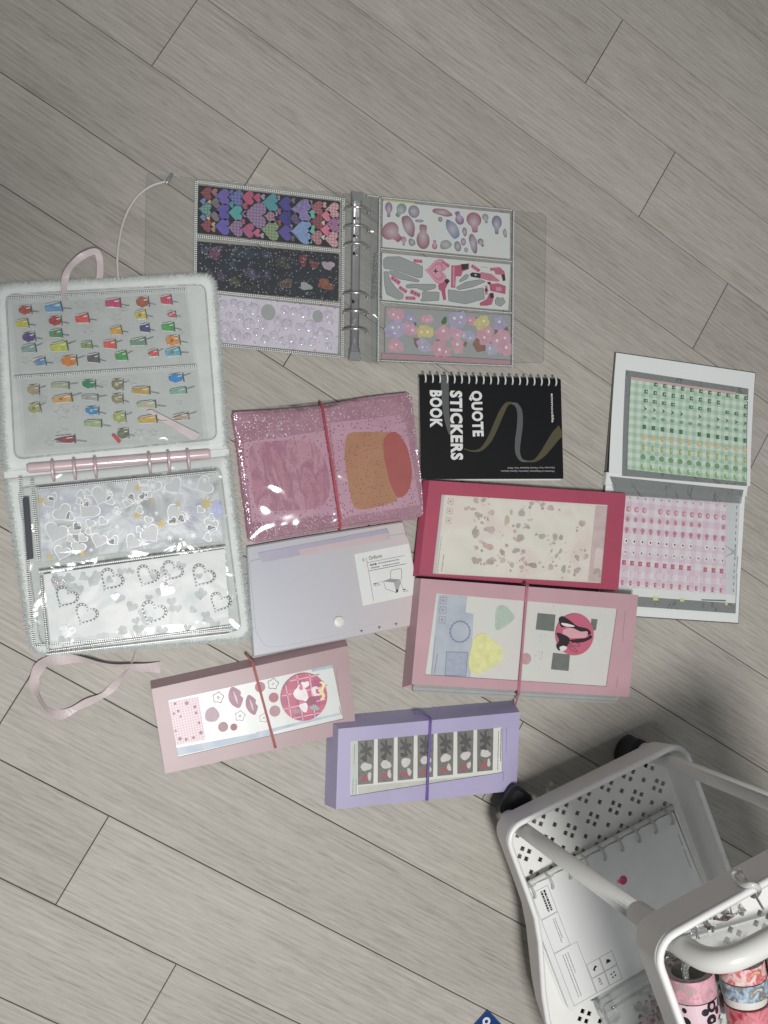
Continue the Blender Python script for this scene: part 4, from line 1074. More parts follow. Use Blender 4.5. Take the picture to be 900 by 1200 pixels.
def strip_mesh(poly, z, t, fn, n=14):
    """quad page (corners tl, tr, br, bl) bent along its height"""
    tl, tr, br, bl = poly; m = MB(); rings = []
    for k in range(n + 1):
        s_ = k / n; a = lerp2(bl, tl, s_); b = lerp2(br, tr, s_)
        rings.append([(a[0], a[1], z + t + fn(*a)), (b[0], b[1], z + t + fn(*b)), (b[0], b[1], z + fn(*b)), (a[0], a[1], z + fn(*a))])
    return m.loft(rings)
WB.add(strip_mesh(upc, 1.6, .8, bulge_up), 'cover', M_whitecov, smooth=False)
def bulge_lo(x, y):
    t = (loc_[0][1] - y) / (loc_[0][1] - loc_[3][1]); return 1.8 * max(0, 1 - t) ** 2
WB.add(strip_mesh(loc_, 1.6, .8, bulge_lo), 'cover', M_whitecov)
sp = WB.P(PXZ, [(711, 553), (877, 568), (875, 582), (709, 568)], 8)
WB.add(MB().prism(sp, .2, 8.8, 1.0), 'spine', M_whitecov)
M_greyfilm = film('grey_pocket_vinyl', (.74, .76, .76), .30, (.52, .54, .54), 1.2, .12, .5, 40)
gp = WB.P(PXZ, [(735, 433), (879, 455), (873, 570), (727, 558)], 6)
WB.add(strip_mesh(gp, 2.6, .3, bulge_up), 'pocket_page', M_greyfilm)
gp2 = WB.P(PXZ, [(716, 558), (873, 574), (870, 590), (724, 580)], 12)
pg2 = WB.add(MB().prism(gp2, 9.0, 9.4), 'pocket_page', M_greyfilm)
r3 = random.Random(5); m = MB()
for k in range(60):
    s_ = r3.random(); a = lerp2(*WB.P(ZJ, [(20, 55), (800, 125)], 10), s_); m.prism(xf(circle(5), (a[0], a[1] + r3.uniform(-3, 2.5)), r3.uniform(.5, 1.4)), 9.4, 9.7)
WB.add(m, 'gloss_bubbles', M_clear_soft)
# lower pocket leaves stepping out below the pink page
for k, (y0, y1, mat, z) in enumerate(((700, 724, M_greyfilm, 3.2), (688, 712, M_sheet, 3.8), (680, 702, M_greyfilm, 4.6))):
    dxy = -3 * k
    q = WB.P(PXZ, [(712, y0 - 40), (864 + (k == 2) * 1, y0 - 28), (862 - k * .5, y1 + 1 - 6), (706, y1 - 16)], z)
    WB.add(MB().prism(rpoly(q, 1, 2), z, z + .3), 'pocket_leaf', mat)
for x, y, w in ((273, 795, 44), (447, 805, 36), (738, 832, 24)):
    c = WB.L(*zc(ZJ, x, y), 4.6); WB.add(MB().prism(xf([(-.5, -.35), (.5, -.35), (.5, .35), (-.5, .35)], c, w * .15), 4.15, 4.4), 'yellow_print', simple('pale_yellow_print', C(214, 212, 150), .5) if 'pale_yellow_print' not in MATS else MATS['pale_yellow_print'])
c0 = WB.P(ZJ, [(575, 800), (735, 805), (735, 815), (575, 808)], 4.6); WB.add(MB().prism(c0, 4.15, 4.4), 'dark_print', M_inkgrey)

M_gin = gingham('green_gingham', C(216, 230, 216), C(194, 216, 197), C(170, 202, 178), 105)
M_gin2 = gingham('pink_gingham', C(226, 222, 226), C(222, 208, 217), C(216, 196, 209), 70)
GS = Thing('sticker_sheet', 'green gingham sticker sheet of small rows in the upper page of the white binder', 'sticker sheet', zs(ZI, [(108, 66), (830, 172), (806, 718), (68, 636)]), 6, 3.4)
def gfn(x, y):
    return bulge_up(*WB.W(GS.c + GS.ux * x + GS.uy * y)) + .1
q = [GS.corners[i] for i in range(4)]
GS.add(strip_mesh(q, 3.4, .2, gfn), 'backing', M_gin)
pe = GS.P(ZI, [(105, 58), (760, 155), (760, 172), (106, 76)])
GS.add(warp(MB().prism(pe, 3.65, 3.8), gfn), 'pink_edge', simple('pink_edge_strip', C(204, 178, 178), .5))
def rows(th, Z, defs, left, right, n, ztop, fn=lambda x, y: 0):
    """rows of tiny look-alike stickers, one joined part per row"""
    for (y0, y1, shape, w, h, cols, miss, z_extra) in defs:
        m = MB(); mats = []
        for co in cols:
            key = 'tiny_' + co
            mats.append(MATS.get(key) or simple(key, hexc(co, 1.05, .7), .4))
        for k in range(n):
            if k in miss: continue
            s_ = k / (n - 1); xl = left(y0); xr = right(y1)
            c = th.L(*zc(Z, xl + (xr - xl) * s_, y0 + (y1 - y0) * s_)); kk = th.K(Z)
            m.cur = 0; m.prism(xf(shape, c, w * kk, .0, h * kk), ztop, ztop + .35)
            if len(cols) > 1:
                m.cur = 1; m.prism(xf(circle(6), (c[0] + w * kk * .12, c[1]), w * kk * .42, 0, h * kk * .42), ztop + .35, ztop + .5)
        warp(m, fn)
        th.add(m, 'sticker_row', mats, kind='stuff')
sq = [(-.5, -.5), (.5, -.5), (.5, .5), (-.5, .5)]
crescent = [(-.35, .5), (-.5, .1), (-.3, -.4), (.2, -.5), (.5, -.35), (.1, -.25), (-.1, .1), (-.1, .45)]
L1 = lambda y: 205 - (y - 100) * .075; R1 = lambda y: 822 - (y - 190) * .05
gdefs = [(100, 192, sq, 26, 26, ('4a7a5a', 'd8e0d4'), (0,), 0), (152, 245, sq, 26, 28, ('4a8560', 'dce0d8'), (9, 10), 0), (208, 298, sq, 30, 24, ('508a64', 'c8d8cc'), (4, 8), 0), (258, 350, [(-.5, .5), (.5, 0), (-.5, -.5), (-.1, 0)], 26, 34, ('44705a',), (5, 7), 0),
 (312, 398, blob(4, 12, .2), 36, 34, ('7aa890',), (), 0), (372, 458, sq, 26, 30, ('3f8058', '5a9a70'), (5,), 0), (435, 515, CIRC, 34, 38, ('d8b878', 'e0c890'), (), 0), (500, 578, CIRC, 22, 42, ('a8b048', 'e0dca0'), (), 0), (560, 638, CIRC, 40, 38, ('76a878',), (), 0), (622, 695, crescent, 34, 40, ('88b848',), (), 0)]
rows(GS, ZI, gdefs, L1, R1, 12, 3.65, gfn)
PS = Thing('sticker_sheet', 'pink gingham sticker sheet of small rows, half under the crimson pocket book', 'sticker sheet', [(718, 575), (867.4, 589.6), (862, 697.5), (710, 686)], 6, 5.2)
PS.add(MB().prism(rpoly([PS.corners[i] for i in (3, 2, 1, 0)], 1, 2), 5.2, 5.45), 'backing', M_gin2)
PS.sticker(PS.P(ZJ, [(745, 168), (826, 168), (800, 770), (735, 762)]), 5.46, simple('pale_margin', C(208, 212, 214), .4), None, .06, name='margin')
L2 = lambda y: 100 - (y - 130) * .085; R2 = lambda y: 725 - (y - 180) * .04
pdefs = [(130, 185, CIRC, 26, 40, ('d8d4d4', '9a8488'), (10,), 0), (205, 262, CIRC, 36, 42, ('d48a9c', 'e0ccd0'), (3,), 0), (272, 325, CIRC, 28, 40, ('d08a9a', 'c87888'), (10, 11), 0), (345, 400, drop(), 34, 44, ('cc7c90',), (), 0), (415, 468, CIRC, 34, 40, ('e4e0e0', '5a4a4e'), (9,), 0),
 (488, 545, CIRC, 32, 40, ('e0dadc', '8a7478'), (), 0), (558, 615, sq, 30, 34, ('c86478', 'd890a0'), (9,), 0), (630, 680, sq, 20, 36, ('dcbcc8', 'e8e0e4'), (7,), 0), (690, 742, sq, 18, 34, ('cc6c84', 'e0b0bc'), (), 0)]
rows(PS, ZJ, pdefs, L2, R2, 13, 5.5)
bow = PS.P(ZJ, [(728, 440), (790, 480), (805, 435), (800, 550), (790, 500), (725, 525), (735, 515), (778, 490), (735, 450)])
PS.sticker(rpoly(bow, .8, 2), 5.55, simple('grey_bow_print', C(176, 178, 184), .5), None, .15, name='printed_bow')
m = MB()
for k in range(14):
    c = PS.L(*zc(ZJ, 808 - k * 1.7, 195 + k * 42)); m.prism(xf(sq, c, 1.0, 0, 3.2), 5.55, 5.65)
PS.add(m, 'dashed_line', M_inkgrey)

# ------------------------------------------------------------------ pocket books with a framed window
def frosted(name, tint, haze, hazecol): return film(name, tint, haze, hazecol, .55, .38, .06, 30)
def pvc(name, c, rough=.36): return simple(name, c, rough, spec=.45, var=.05, vscale=22, bump=.25, bscale=16)
def windowbook(label, corners, win, ztop, mat, back=None, group='pocket books with a framed window', flare=(0, 0, 0, 0), filmmat=None, zoom=PXZ, pages=3, base=0.0):
    """front cover with a window, back cover, page stack and the folded spine strips.
    flare = how far the back cover reaches out past the front cover at left, right, bottom, top (mm)"""
    W_ = Thing('pocket_book', label, 'pocket book', zs(zoom, corners), ztop, base, group)
    oc = [W_.L(*zc(zoom, *p)) for p in corners]; wc = [W_.L(*zc(zoom, *p)) for p in win]
    n_ = 6
    def edge(poly): 
        out = []
        for i in range(4):
            for k in range(n_): out.append(lerp2(poly[i], poly[(i + 1) % 4], k / n_))
        return out
    fl, fr, fb, ft = flare
    tl, tr, br, bl = oc
    bk = [(tl[0] - fl, tl[1] + ft), (tr[0] + fr, tr[1] + ft), (br[0] + fr, br[1] - fb), (bl[0] - fl, bl[1] - fb)]
    m = MB().ringslab(edge(oc), edge(wc), ztop - .9, ztop)
    W_.add(m, 'front_cover', mat)
    W_.add(MB().prism(rpoly(bk, 1.5, 3), base + .2, base + 1.0), 'back_cover', back or mat)
    for k in range(pages):
        hp = ztop - base - 4.0; z0 = base + 1.2 + hp * k / pages; z1 = base + 1.2 + hp * (k + 1) / pages - .25
        dx, dy = random.uniform(-.8, .8), random.uniform(-1, .6)
        s_ = (k + .5) / pages
        q = [(a[0] * s_ + b[0] * (1 - s_) + dx, a[1] * s_ + b[1] * (1 - s_) + dy) for a, b in zip(oc, bk)]
        W_.add(MB().prism(offset(q, -3.0), z0, z1), 'page_stack', M_pages)
    strips = []
    if ft > 0: strips.append((tl, tr, bk[1], bk[0]))
    if fl > 0: strips.append((bl, tl, bk[0], bk[3]))
    if fr > 0: strips.append((tr, br, bk[2], bk[1]))
    for a, b, c, d in strips:
        W_.add(MB().add([(*a, ztop), (*b, ztop), (*c, base + 1.0), (*d, base + 1.0), (*a, ztop - .9), (*b, ztop - .9), (*c, base + .3), (*d, base + .3)],
                        [[0, 1, 2, 3], [7, 6, 5, 4], [0, 4, 5, 1], [1, 5, 6, 2], [2, 6, 7, 3], [3, 7, 4, 0]]), 'spine', mat)
    W_.add(MB().flat(offset(wc, -.05), ztop - .2), 'window_film', filmmat or M_frost)
    W_.wc = wc; W_.oc = oc; W_.bk = bk; W_.ztop = ztop
    return W_
M_pages = simple('grey_clear_pages', C(176, 178, 176), .35, var=.06, vscale=60)
M_frost = frosted('frosted_window', (.985, .985, .98), .2, (.9, .89, .86))
M_frost_thin = frosted('clear_window', (.98, .98, .98), .06, (.8, .8, .8))
def loop(th, p_top, p_bot, z, r, mat, sag=.9, name='elastic_band', zb=1.0, double=True):
    """band round the whole book: over the front, down both edges"""
    a, b = Vector(p_top), Vector(p_bot); d = (b - a).normalized(); s = Vector((-d.y, d.x)); 
    for off in ((-.75 * r, .75 * r) if double else (0,)):
        o_ = s * off * 1.3
        pts = [(*(a - d * 1.0 + o_), zb), (*(a - d * 1.1 + o_), z - 1.5), (*(a - d * .3 + o_), z + r * .7), (*(a + d * 3 + o_), z + r), (*((a + b) / 2 + o_ * .6), z + r), (*(b - d * 3 + o_), z + r), (*(b + d * .3 + o_), z + r * .7), (*(b + d * 1.1 + o_), z - 1.5), (*(b + d * 1.0 + o_), zb)]
        th.add(MB().tube(spline(pts, 3), r, 7), name, mat, smooth=True)

# --- crimson
ZK = (470, 550, 3.1034)
M_crim = pvc('crimson_plastic', C(178, 80, 104))
M_dustside = pvc('mauve_plastic', C(166, 120, 136))
KB = windowbook('crimson framed pocket book with a blurred pale sticker window, beside the pink gingham page', [(103, 40), (818, 88), (790, 440), (65, 388)], [(148, 92), (753, 130), (728, 415), (115, 380)], 14, M_crim, zoom=ZK, flare=(5, 0, 1, 0), back=M_crim, base=5.8)
CS = Thing('sticker_sheet', 'cream sticker sheet of faded small prints behind the crimson book window', 'sticker sheet', zs(ZK, [(140, 88), (758, 126), (735, 420), (108, 384)]), 12.4, 12.0)
M_cream = patchy('cream_faded_sheet', [C(226, 223, 210), C(236, 232, 222), C(230, 214, 206)], 22, .5)
CS.add(MB().prism([CS.corners[i] for i in (3, 2, 1, 0)], 12.0, 12.2), 'backing', M_cream); CS.top = 12.2
ZL = (500, 570, 7.5); ZM = (610, 570, 6.923)
faded = [(ZL,455,250,90,60,'b0a09c'),(ZL,500,120,56,44,'787c78'),(ZL,435,125,60,60,'b8aa98'),(ZL,570,230,70,60,'c0a898'),(ZL,705,300,60,110,'d0b890'),(ZL,835,235,90,70,'a8a094'),(ZL,430,410,80,110,'98987c'),(ZL,560,380,100,80,'c0a8b0'),(ZL,545,530,110,70,'c89878'),(ZL,665,580,52,70,'687868'),(ZL,785,565,90,56,'98a094'),(ZL,425,650,80,70,'a09c94'),(ZL,560,660,90,80,'a8a090'),(ZL,820,455,110,80,'b0b0a8'),(ZL,805,345,56,56,'a8acac'),(ZL,670,650,60,60,'c4b4a8'),(ZL,750,690,56,56,'b4aca0'),(ZL,835,710,50,50,'c49c94'),(ZL,845,635,50,40,'c0a8a0'),(ZL,440,540,40,50,'c8b098'),(ZL,410,200,80,30,'d0b8a8'),
 (ZM,90,140,60,40,'c0b0a8'),(ZM,245,175,70,60,'cca098'),(ZM,185,145,40,36,'a8a098'),(ZM,500,300,66,70,'a8a098'),(ZM,280,410,60,70,'a8aca0'),(ZM,328,415,50,50,'6c7468'),(ZM,175,405,70,60,'a8a89c'),(ZM,325,525,40,50,'a4a0b0'),(ZM,290,565,40,40,'a8a8b0'),(ZM,458,575,48,56,'8c948c'),(ZM,100,640,90,56,'687064'),(ZM,350,670,50,80,'889080'),(ZM,460,680,80,56,'98a090'),(ZM,245,655,60,60,'c0a8a0'),(ZM,530,570,60,60,'ccb4a8'),(ZM,60,330,40,40,'909488'),(ZM,620,690,80,60,'b89890'),(ZM,250,525,24,30,'b0a8a8')]
M_faded = patchy('faded_print', [(.75, .75, .75), (1.1, 1.1, 1.1)], 120, .6, objcol=True)
for i, (Z, x, y, w, h, co) in enumerate(faded):
    for _k in range(3):
        CS.sticker(xf(random.choice((CIRC, FLW, HEART, blob(i * 3 + _k, 10, .3))), CS.L(*zc(Z, x + random.uniform(-1.1, 1.1) * w, y + random.uniform(-.9, .9) * h)), random.uniform(.25, .5) * w * CS.K(Z), random.uniform(0, 6)), CS.top + .26 + .003 * i + .05 * _k, M_faded, hexc(random.choice(('c4a49c', 'b89488', 'd0bcb0', '9c9c90', 'c8b0a0', 'c49aa0')), 1.05), .04, name='printed_dot')
    CS.sticker(xf(blob(i + 90, 14, .16), CS.L(*zc(Z, x, y)), 1.05 * w * CS.K(Z), random.uniform(-.4, .4), 1.05 * h * CS.K(Z)), CS.top + .03 + .002 * i, M_faded, [.6 * c_ + .4 * w_ for c_, w_ in zip(hexc(co, 1.0), (.62, .47, .40))], .12)
CS.sticker(CS.P(ZM, [(610, 155), (710, 160), (660, 780), (545, 770)]), CS.top + .01, simple('rose_strip_print', C(206, 180, 180), .6, var=.1, vscale=120), None, .05, name='printed_strip')
CS.sticker(rpoly(CS.P(ZM, [(612, 500), (680, 510), (662, 680), (592, 660)]), 1, 2), CS.top + .08, simple('pale_pink_print', C(226, 206, 202), .6), None, .06)
CS.sticker(CS.P(ZL, [(130, 72), (160, 74), (80, 770), (52, 766)]), CS.top + .03, simple('pale_grey_print', C(196, 196, 196), .5), None, .05, name='printed_strip')
for k in range(3):
    c = CS.L(*zc(ZL, 210 - k * 9, 132 + k * 84)); s_ = 52 * CS.K(ZL)
    CS.add(MB().ringslab(xf(sq, c, s_, -.08), xf(sq, c, s_ * .88, -.08), CS.top + .1, CS.top + .2), 'printed_box', M_inkgrey)
    CS.sticker(xf(CIRC, c, s_ * .42), CS.top + .1, simple('rose_dot%d' % k, C(186, 140, 146), .6), None, .08, name='printed_dot')
def textbar(th, Z, p, q, z, w=.7, mat=None, seed=0, name='small_print', parent=None):
    """a line of print too small to read: word-length dashes"""
    r = random.Random(seed); a, b = Vector(th.L(*zc(Z, *p), None)), Vector(th.L(*zc(Z, *q), None)); d = (b - a); L_ = d.length; d.normalize(); s = Vector((-d.y, d.x)); m = MB(); x = 0
    while x < L_:
        l = r.uniform(.6, 2.6); e = min(x + l, L_)
        p0, p1 = a + d * x, a + d * e
        m.prism([tuple(p0 + s * w / 2), tuple(p0 - s * w / 2), tuple(p1 - s * w / 2), tuple(p1 + s * w / 2)], z, z + .05); x = e + .5
    return th.add(m, name, mat or M_inkgrey, parent)
textbar(CS, ZL, (152, 600), (130, 750), CS.top + .2, .9, seed=2); textbar(CS, ZL, (130, 440), (92, 760), CS.top + .2, .6, seed=3)

# --- dusty pink book with the round plaid sticker
ZN = (160, 740, 3.3333)
M_dusty = pvc('dusty_pink_plastic', C(176, 148, 152)); M_dustyd = pvc('dusty_pink_spine', C(168, 138, 142))
DB = windowbook('dusty pink framed pocket book with a thin coral band and a round magenta plaid sticker', [(58, 225), (826, 56), (858, 390), (112, 556)], [(124, 270), (766, 130), (808, 342), (163, 492)], 12, M_dusty, zoom=ZN, flare=(0, 0, 0, 6.5), filmmat=M_frost_thin)
DS = Thing('sticker_sheet', 'white sticker sheet with lips and flowers in the dusty pink book', 'sticker sheet', zs(ZN, [(124, 270), (766, 130), (808, 342), (163, 492)]), 10.6, 10.2)
DS.add(MB().prism([DS.corners[i] for i in (3, 2, 1, 0)], 10.2, 10.4), 'backing', M_sheet); DS.top = 10.42
ZO = (190, 790, 6.923); ZT = (300, 750, 7.5)
M_pinkgrid = gingham('pink_grid', C(226, 216, 222), C(214, 176, 192), C(198, 140, 162), 380)
DS.sticker(DS.P(ZO, [(55, 222), (295, 185), (352, 530), (108, 580)]), DS.top, M_pinkgrid, None, .08, name='grid_print')
M_bluestrip = patchy('pale_blue_print', [C(160, 180, 206), C(196, 208, 222)], 40, .4)
DS.sticker(DS.P(ZO, [(108, 600), (900, 455), (905, 490), (130, 665)]), DS.top, M_bluestrip, None, .08, name='blue_strip')
DS.sticker(DS.P(ZT, [(735, 640), (740, 658), (300, 765), (0, 850), (0, 812), (250, 752), (470, 700)]), DS.top + .03, M_bluestrip, None, .08, name='blue_strip')
DS.sticker(DS.P(ZT, [(483, 235), (665, 198), (678, 245), (492, 280)]), DS.top, patchy('teal_blue_print', [C(120, 160, 186), C(172, 196, 208)], 90, .4), None, .08, name='blue_strip')
for i, (x, y, s_) in enumerate([(105,240,20),(130,300,22),(200,235,30),(265,265,24),(95,320,20),(275,315,22),(300,395,20),(315,475,28),(255,515,24),(195,530,24),(145,525,28),(110,460,18),(150,345,16)]):
    DS.sticker(xf(CIRC, DS.L(*zc(ZO, x, y)), s_ * DS.K(ZO)), DS.top + .1, M_stkm, hexc(('b07890', 'a88498', 'b88494')[i % 3], 1.1), .1, name='printed_dot')
def lips(x, y, w, h, rot, co):
    c = DS.L(*zc(ZO, x, y)); k = DS.K(ZO)
    shp = [(-.5, .0), (-.35, .3), (-.15, .5), (0, .38), (.15, .5), (.35, .3), (.5, 0), (.3, -.35), (0, -.5), (-.3, -.35)]
    o = DS.sticker(spline(xf(shp, c, h * k, rot, w * k), 3, True), DS.top + .05, M_stkm, hexc(co, 1.1), .2)
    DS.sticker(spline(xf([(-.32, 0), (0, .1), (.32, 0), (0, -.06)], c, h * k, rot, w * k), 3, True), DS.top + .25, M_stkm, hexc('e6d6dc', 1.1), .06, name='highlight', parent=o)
lips(595, 190, 110, 180, -math.pi / 2 + .15, 'c084a0'); lips(725, 250, 90, 170, -math.pi / 2 + .12, 'b87898')
DS.sticker(xf(blob(3, 18, .1), DS.L(*zc(ZO, 405, 330)), 120 * DS.K(ZO), 0, 140 * DS.K(ZO)), DS.top + .05, M_stkm, hexc('cfa8bc', 1.1), .2)
for x, y, s_, co in ((495, 428, 80, 'b88c94'), (582, 430, 56, 'b86078'), (795, 105, 84, 'c87890'), (905, 190, 80, 'c86c84'), (915, 300, 90, 'c08a94')):
    DS.sticker(xf(CIRC, DS.L(*zc(ZO, x, y)), s_ * DS.K(ZO)), DS.top + .05, M_stkm, hexc(co, 1.1), .2)
for x, y, s_ in ((455, 190, 96), (632, 340, 90), (825, 355, 80), (900, 80, 96)):
    c = DS.L(*zc(ZO, x, y)); k = s_ * DS.K(ZO)
    DS.add(MB().ringslab(xf(FLW, c, k), xf(FLW, c, k * .86), DS.top + .05, DS.top + .2), 'sticker', M_inkgrey if s_ > 90 else simple('mauve_line', C(180, 160, 184), .5) if 'mauve_line' not in MATS else MATS['mauve_line'])
    DS.sticker(xf(CIRC, c, k * .25), DS.top + .05, M_stkm, hexc('d8c8d4', 1.1), .1, name='printed_dot')
# round sticker on the window: magenta plaid with plain shapes
RS = Thing('round_sticker', 'round magenta plaid sticker on the dusty pink book window', 'sticker', zs(ZT, [(215, 290), (632, 290), (632, 710), (215, 710)]), 12, 12.0, 'round stickers on book windows')
M_magplaid = gingham('magenta_plaid', C(202, 84, 122), C(188, 68, 108), C(168, 60, 112), 60)
k = 418 * RS.K(ZT)
cn = RS.L(*zc(ZT, 422, 500))
RS.add(MB().prism(xf(circle(48), cn, k, 0), 12.02, 12.3, .08), 'disc', M_magplaid)
M_pkline = simple('pale_pink_line', C(236, 200, 212), .5)
for (x0, y0, x1, y1) in ((262, 400, 310, 680), (360, 310, 412, 705), (470, 300, 520, 690), (228, 492, 630, 400), (240, 610, 610, 520), (300, 360, 560, 305), (320, 690, 560, 640)):
    a, b = Vector(RS.L(*zc(ZT, x0, y0))), Vector(RS.L(*zc(ZT, x1, y1))); d = (b - a).normalized(); s_ = Vector((-d.y, d.x)) * .45
    RS.add(MB().prism([tuple(a + s_), tuple(a - s_), tuple(b - s_), tuple(b + s_)], 12.3, 12.34), 'plaid_line', M_pkline)
for x, y, w, h, co in ((395, 470, 150, 190, 'e4d8de'), (430, 390, 90, 80, 'e8dce2'), (420, 590, 110, 90, 'e6dade'), (535, 450, 120, 120, 'dcd4e0'), (480, 540, 110, 110, '8e2c54'), (545, 452, 56, 56, 'cc3c60'), (395, 415, 50, 60, 'cc5c84'), (402, 550, 56, 60, 'cc5c84'), (515, 595, 110, 56, '8aa0a0'), (360, 625, 80, 60, '8a7c84'), (330, 490, 40, 130, 'b03860')):
    RS.sticker(xf(blob(int(x + y), 16, .22), RS.L(*zc(ZT, x, y)), w * RS.K(ZT), 0, h * RS.K(ZT)), 12.35 + random.uniform(0, .06), M_stk, hexc(co, 1.15), .12, name='printed_shape')
ye = spline(RS.P(ZT, [(555, 370), (590, 365), (606, 395), (595, 430), (570, 445), (588, 455), (606, 485), (595, 520), (562, 522), (580, 495), (560, 465), (545, 440), (575, 415), (580, 390)]), 3, True)
RS.sticker(ye, 12.5, M_stk, hexc('e0d080', 1.2), .12, name='printed_shape')
M_band_c = simple('salmon_elastic', C(186, 118, 116), .6)
loop(DB, DB.L(*zc(ZN, 452, 118)), DB.L(*zc(ZN, 541, 450)), 12.6, .75, M_band_c)
tb = DB.L(*zc(ZN, 434, 98), 8)
DB.add(MB().tube([(tb[0] - 1.5, tb[1] + 3, 3), (tb[0] - 1.2, tb[1] + 2, 9), (tb[0] + 1, tb[1] - 1.5, 12), (*DB.L(*zc(ZN, 452, 118)), 13)], 1.0, 7), 'band_knot', M_band_c, smooth=True)
textbar(DB, ZT, (705, 270), (735, 500), 12.05, .5, seed=4, mat=simple('rose_ink', C(150, 104, 116), .6)); textbar(DB, ZT, (735, 590), (752, 660), 12.05, .6, seed=5, mat=MATS['rose_ink'])

# --- purple book with seven strips
ZP = (370, 820, 3.4615); ZU = (385, 830, 7.826)
M_purple = pvc('lilac_plastic', C(178, 171, 205)); 
PB = windowbook('lilac purple framed pocket book with seven dark strip stickers and a purple band', [(92, 118), (828, 50), (815, 368), (82, 445)], [(143, 170), (757, 112), (757, 296), (140, 392)], 22, M_purple, zoom=ZP, flare=(7.5, 0, 0, 9), filmmat=M_frost_thin, pages=5)
VS = Thing('sticker_sheet', 'white sheet of seven dark strip stickers in the purple book window', 'sticker sheet', zs(ZP, [(143, 168), (757, 110), (757, 298), (140, 394)]), 20.4, 20.0)
VS.add(MB().prism([VS.corners[i] for i in (3, 2, 1, 0)], 20.0, 20.2), 'backing', simple('ivory_sheet', C(236, 236, 229), .45)); VS.top = 20.22
VS.sticker(VS.P(ZP, [(145, 172), (170, 168), (168, 388), (142, 392)]), VS.top, simple('mint_margin', C(204, 216, 208), .5), None, .05, name='margin')
M_stripgrey = patchy('grey_splatter_print', [C(84, 84, 82), C(112, 110, 106), C(96, 96, 94)], 160, .5)
for k in range(7):
    x = 204 + (688 - 204) * k / 6; yt = 160 - (k * 7.4); yb_ = 342 - k * 9.0
    st_ = VS.add(MB().prism(VS.P(ZP, [(x - 33, yt + 3), (x + 33, yt - 3), (x + 30, yb_ - 2), (x - 33, yb_ + 4)]), VS.top, VS.top + .2), 'strip_sticker', M_stripgrey)
    def onstrip(poly_, co, dz, nm='printed_shape'):
        VS.sticker(poly_, VS.top + .2 + dz, M_stkm, hexc(co, 1.0), .08, name=nm, parent=st_)
    cx, cy = x, yt + 45
    onstrip(xf(flower(6, 36, .16), VS.L(*zc(ZP, cx, cy)), 56 * VS.K(ZP), .3, 86 * VS.K(ZP)), '38383a', 0)
    onstrip(xf(blob(k + 5, 14, .3), VS.L(*zc(ZP, cx - 8, cy + 34)), 40 * VS.K(ZP), 0, 30 * VS.K(ZP)), '2e2e32', .02)
    onstrip(xf(blob(k + 400, 14, .15), VS.L(*zc(ZP, cx, yb_ - 70)), 52 * VS.K(ZP), 0, 42 * VS.K(ZP)), 'dcd8d4', .01)
    onstrip(xf(blob(k + 500, 12, .2), VS.L(*zc(ZP, cx + 14, yb_ - 32)), 22 * VS.K(ZP), 0, 40 * VS.K(ZP)), 'd8d4d0', .03)
    onstrip(xf(blob(k + 600, 14, .25), VS.L(*zc(ZP, cx - 6, yb_ - 22)), 44 * VS.K(ZP), 0, 34 * VS.K(ZP)), 'b04450', .02)
VS.sticker(VS.P(ZP, [(172, 352), (735, 300), (735, 316), (172, 382)]), VS.top, patchy('grey_wash', [C(196, 196, 188), C(214, 214, 206)], 60, .5), None, .05, name='grey_wash')
textbar(VS, ZP, (158, 180), (156, 262), VS.top + .1, .7, seed=7); textbar(VS, ZP, (152, 318), (150, 384), VS.top + .1, .6, seed=8); textbar(VS, ZP, (165, 320), (163, 384), VS.top + .1, .6, seed=9)
textbar(VS, ZP, (742, 128), (738, 285), VS.top + .1, .8, seed=10); textbar(VS, ZP, (752, 118), (750, 250), VS.top + .1, .8, seed=11, mat=M_ink)
textbar(PB, ZP, (774, 112), (772, 222), 22.02, .5, seed=12, mat=simple('violet_ink', C(110, 96, 150), .6)); textbar(PB, ZP, (762, 292), (760, 330), 22.02, .6, seed=13, mat=MATS['violet_ink'])
M_band_p = simple('violet_elastic', C(122, 102, 168), .55)
loop(PB, PB.L(*zc(ZP, 464, 82)), PB.L(*zc(ZP, 450, 402)), 22.4, .85, M_band_p)
aa = PB.L(*zc(ZP, 462, 84), 22); bb = PB.L(*zc(ZP, 400, 56), 14)
PB.add(MB().tube(spline([(*aa, 23), (aa[0] - 3, aa[1] + 3.5, 21), (aa[0] - 9, aa[1] + 6.0, 17), (*bb, 13)], 4), .9, 7), 'band_loop', M_band_p, smooth=True)

# --- pale pink book with the thick page stack
ZV = (460, 660, 2.9032); ZW = (490, 690, 6.923); ZX = (610, 690, 6.0)
M_pink = pvc('pale_pink_plastic', C(198, 160, 169))
FB = windowbook('thick pale pink pocket book with a yellow shape in its window and pink band', [(97, 52), (836, 108), (805, 455), (65, 412)], [(150, 103), (765, 155), (728, 420), (112, 380)], 26, M_pink, zoom=ZV, flare=(2.5, 0, 7, 0), pages=7, filmmat=M_frost_thin)
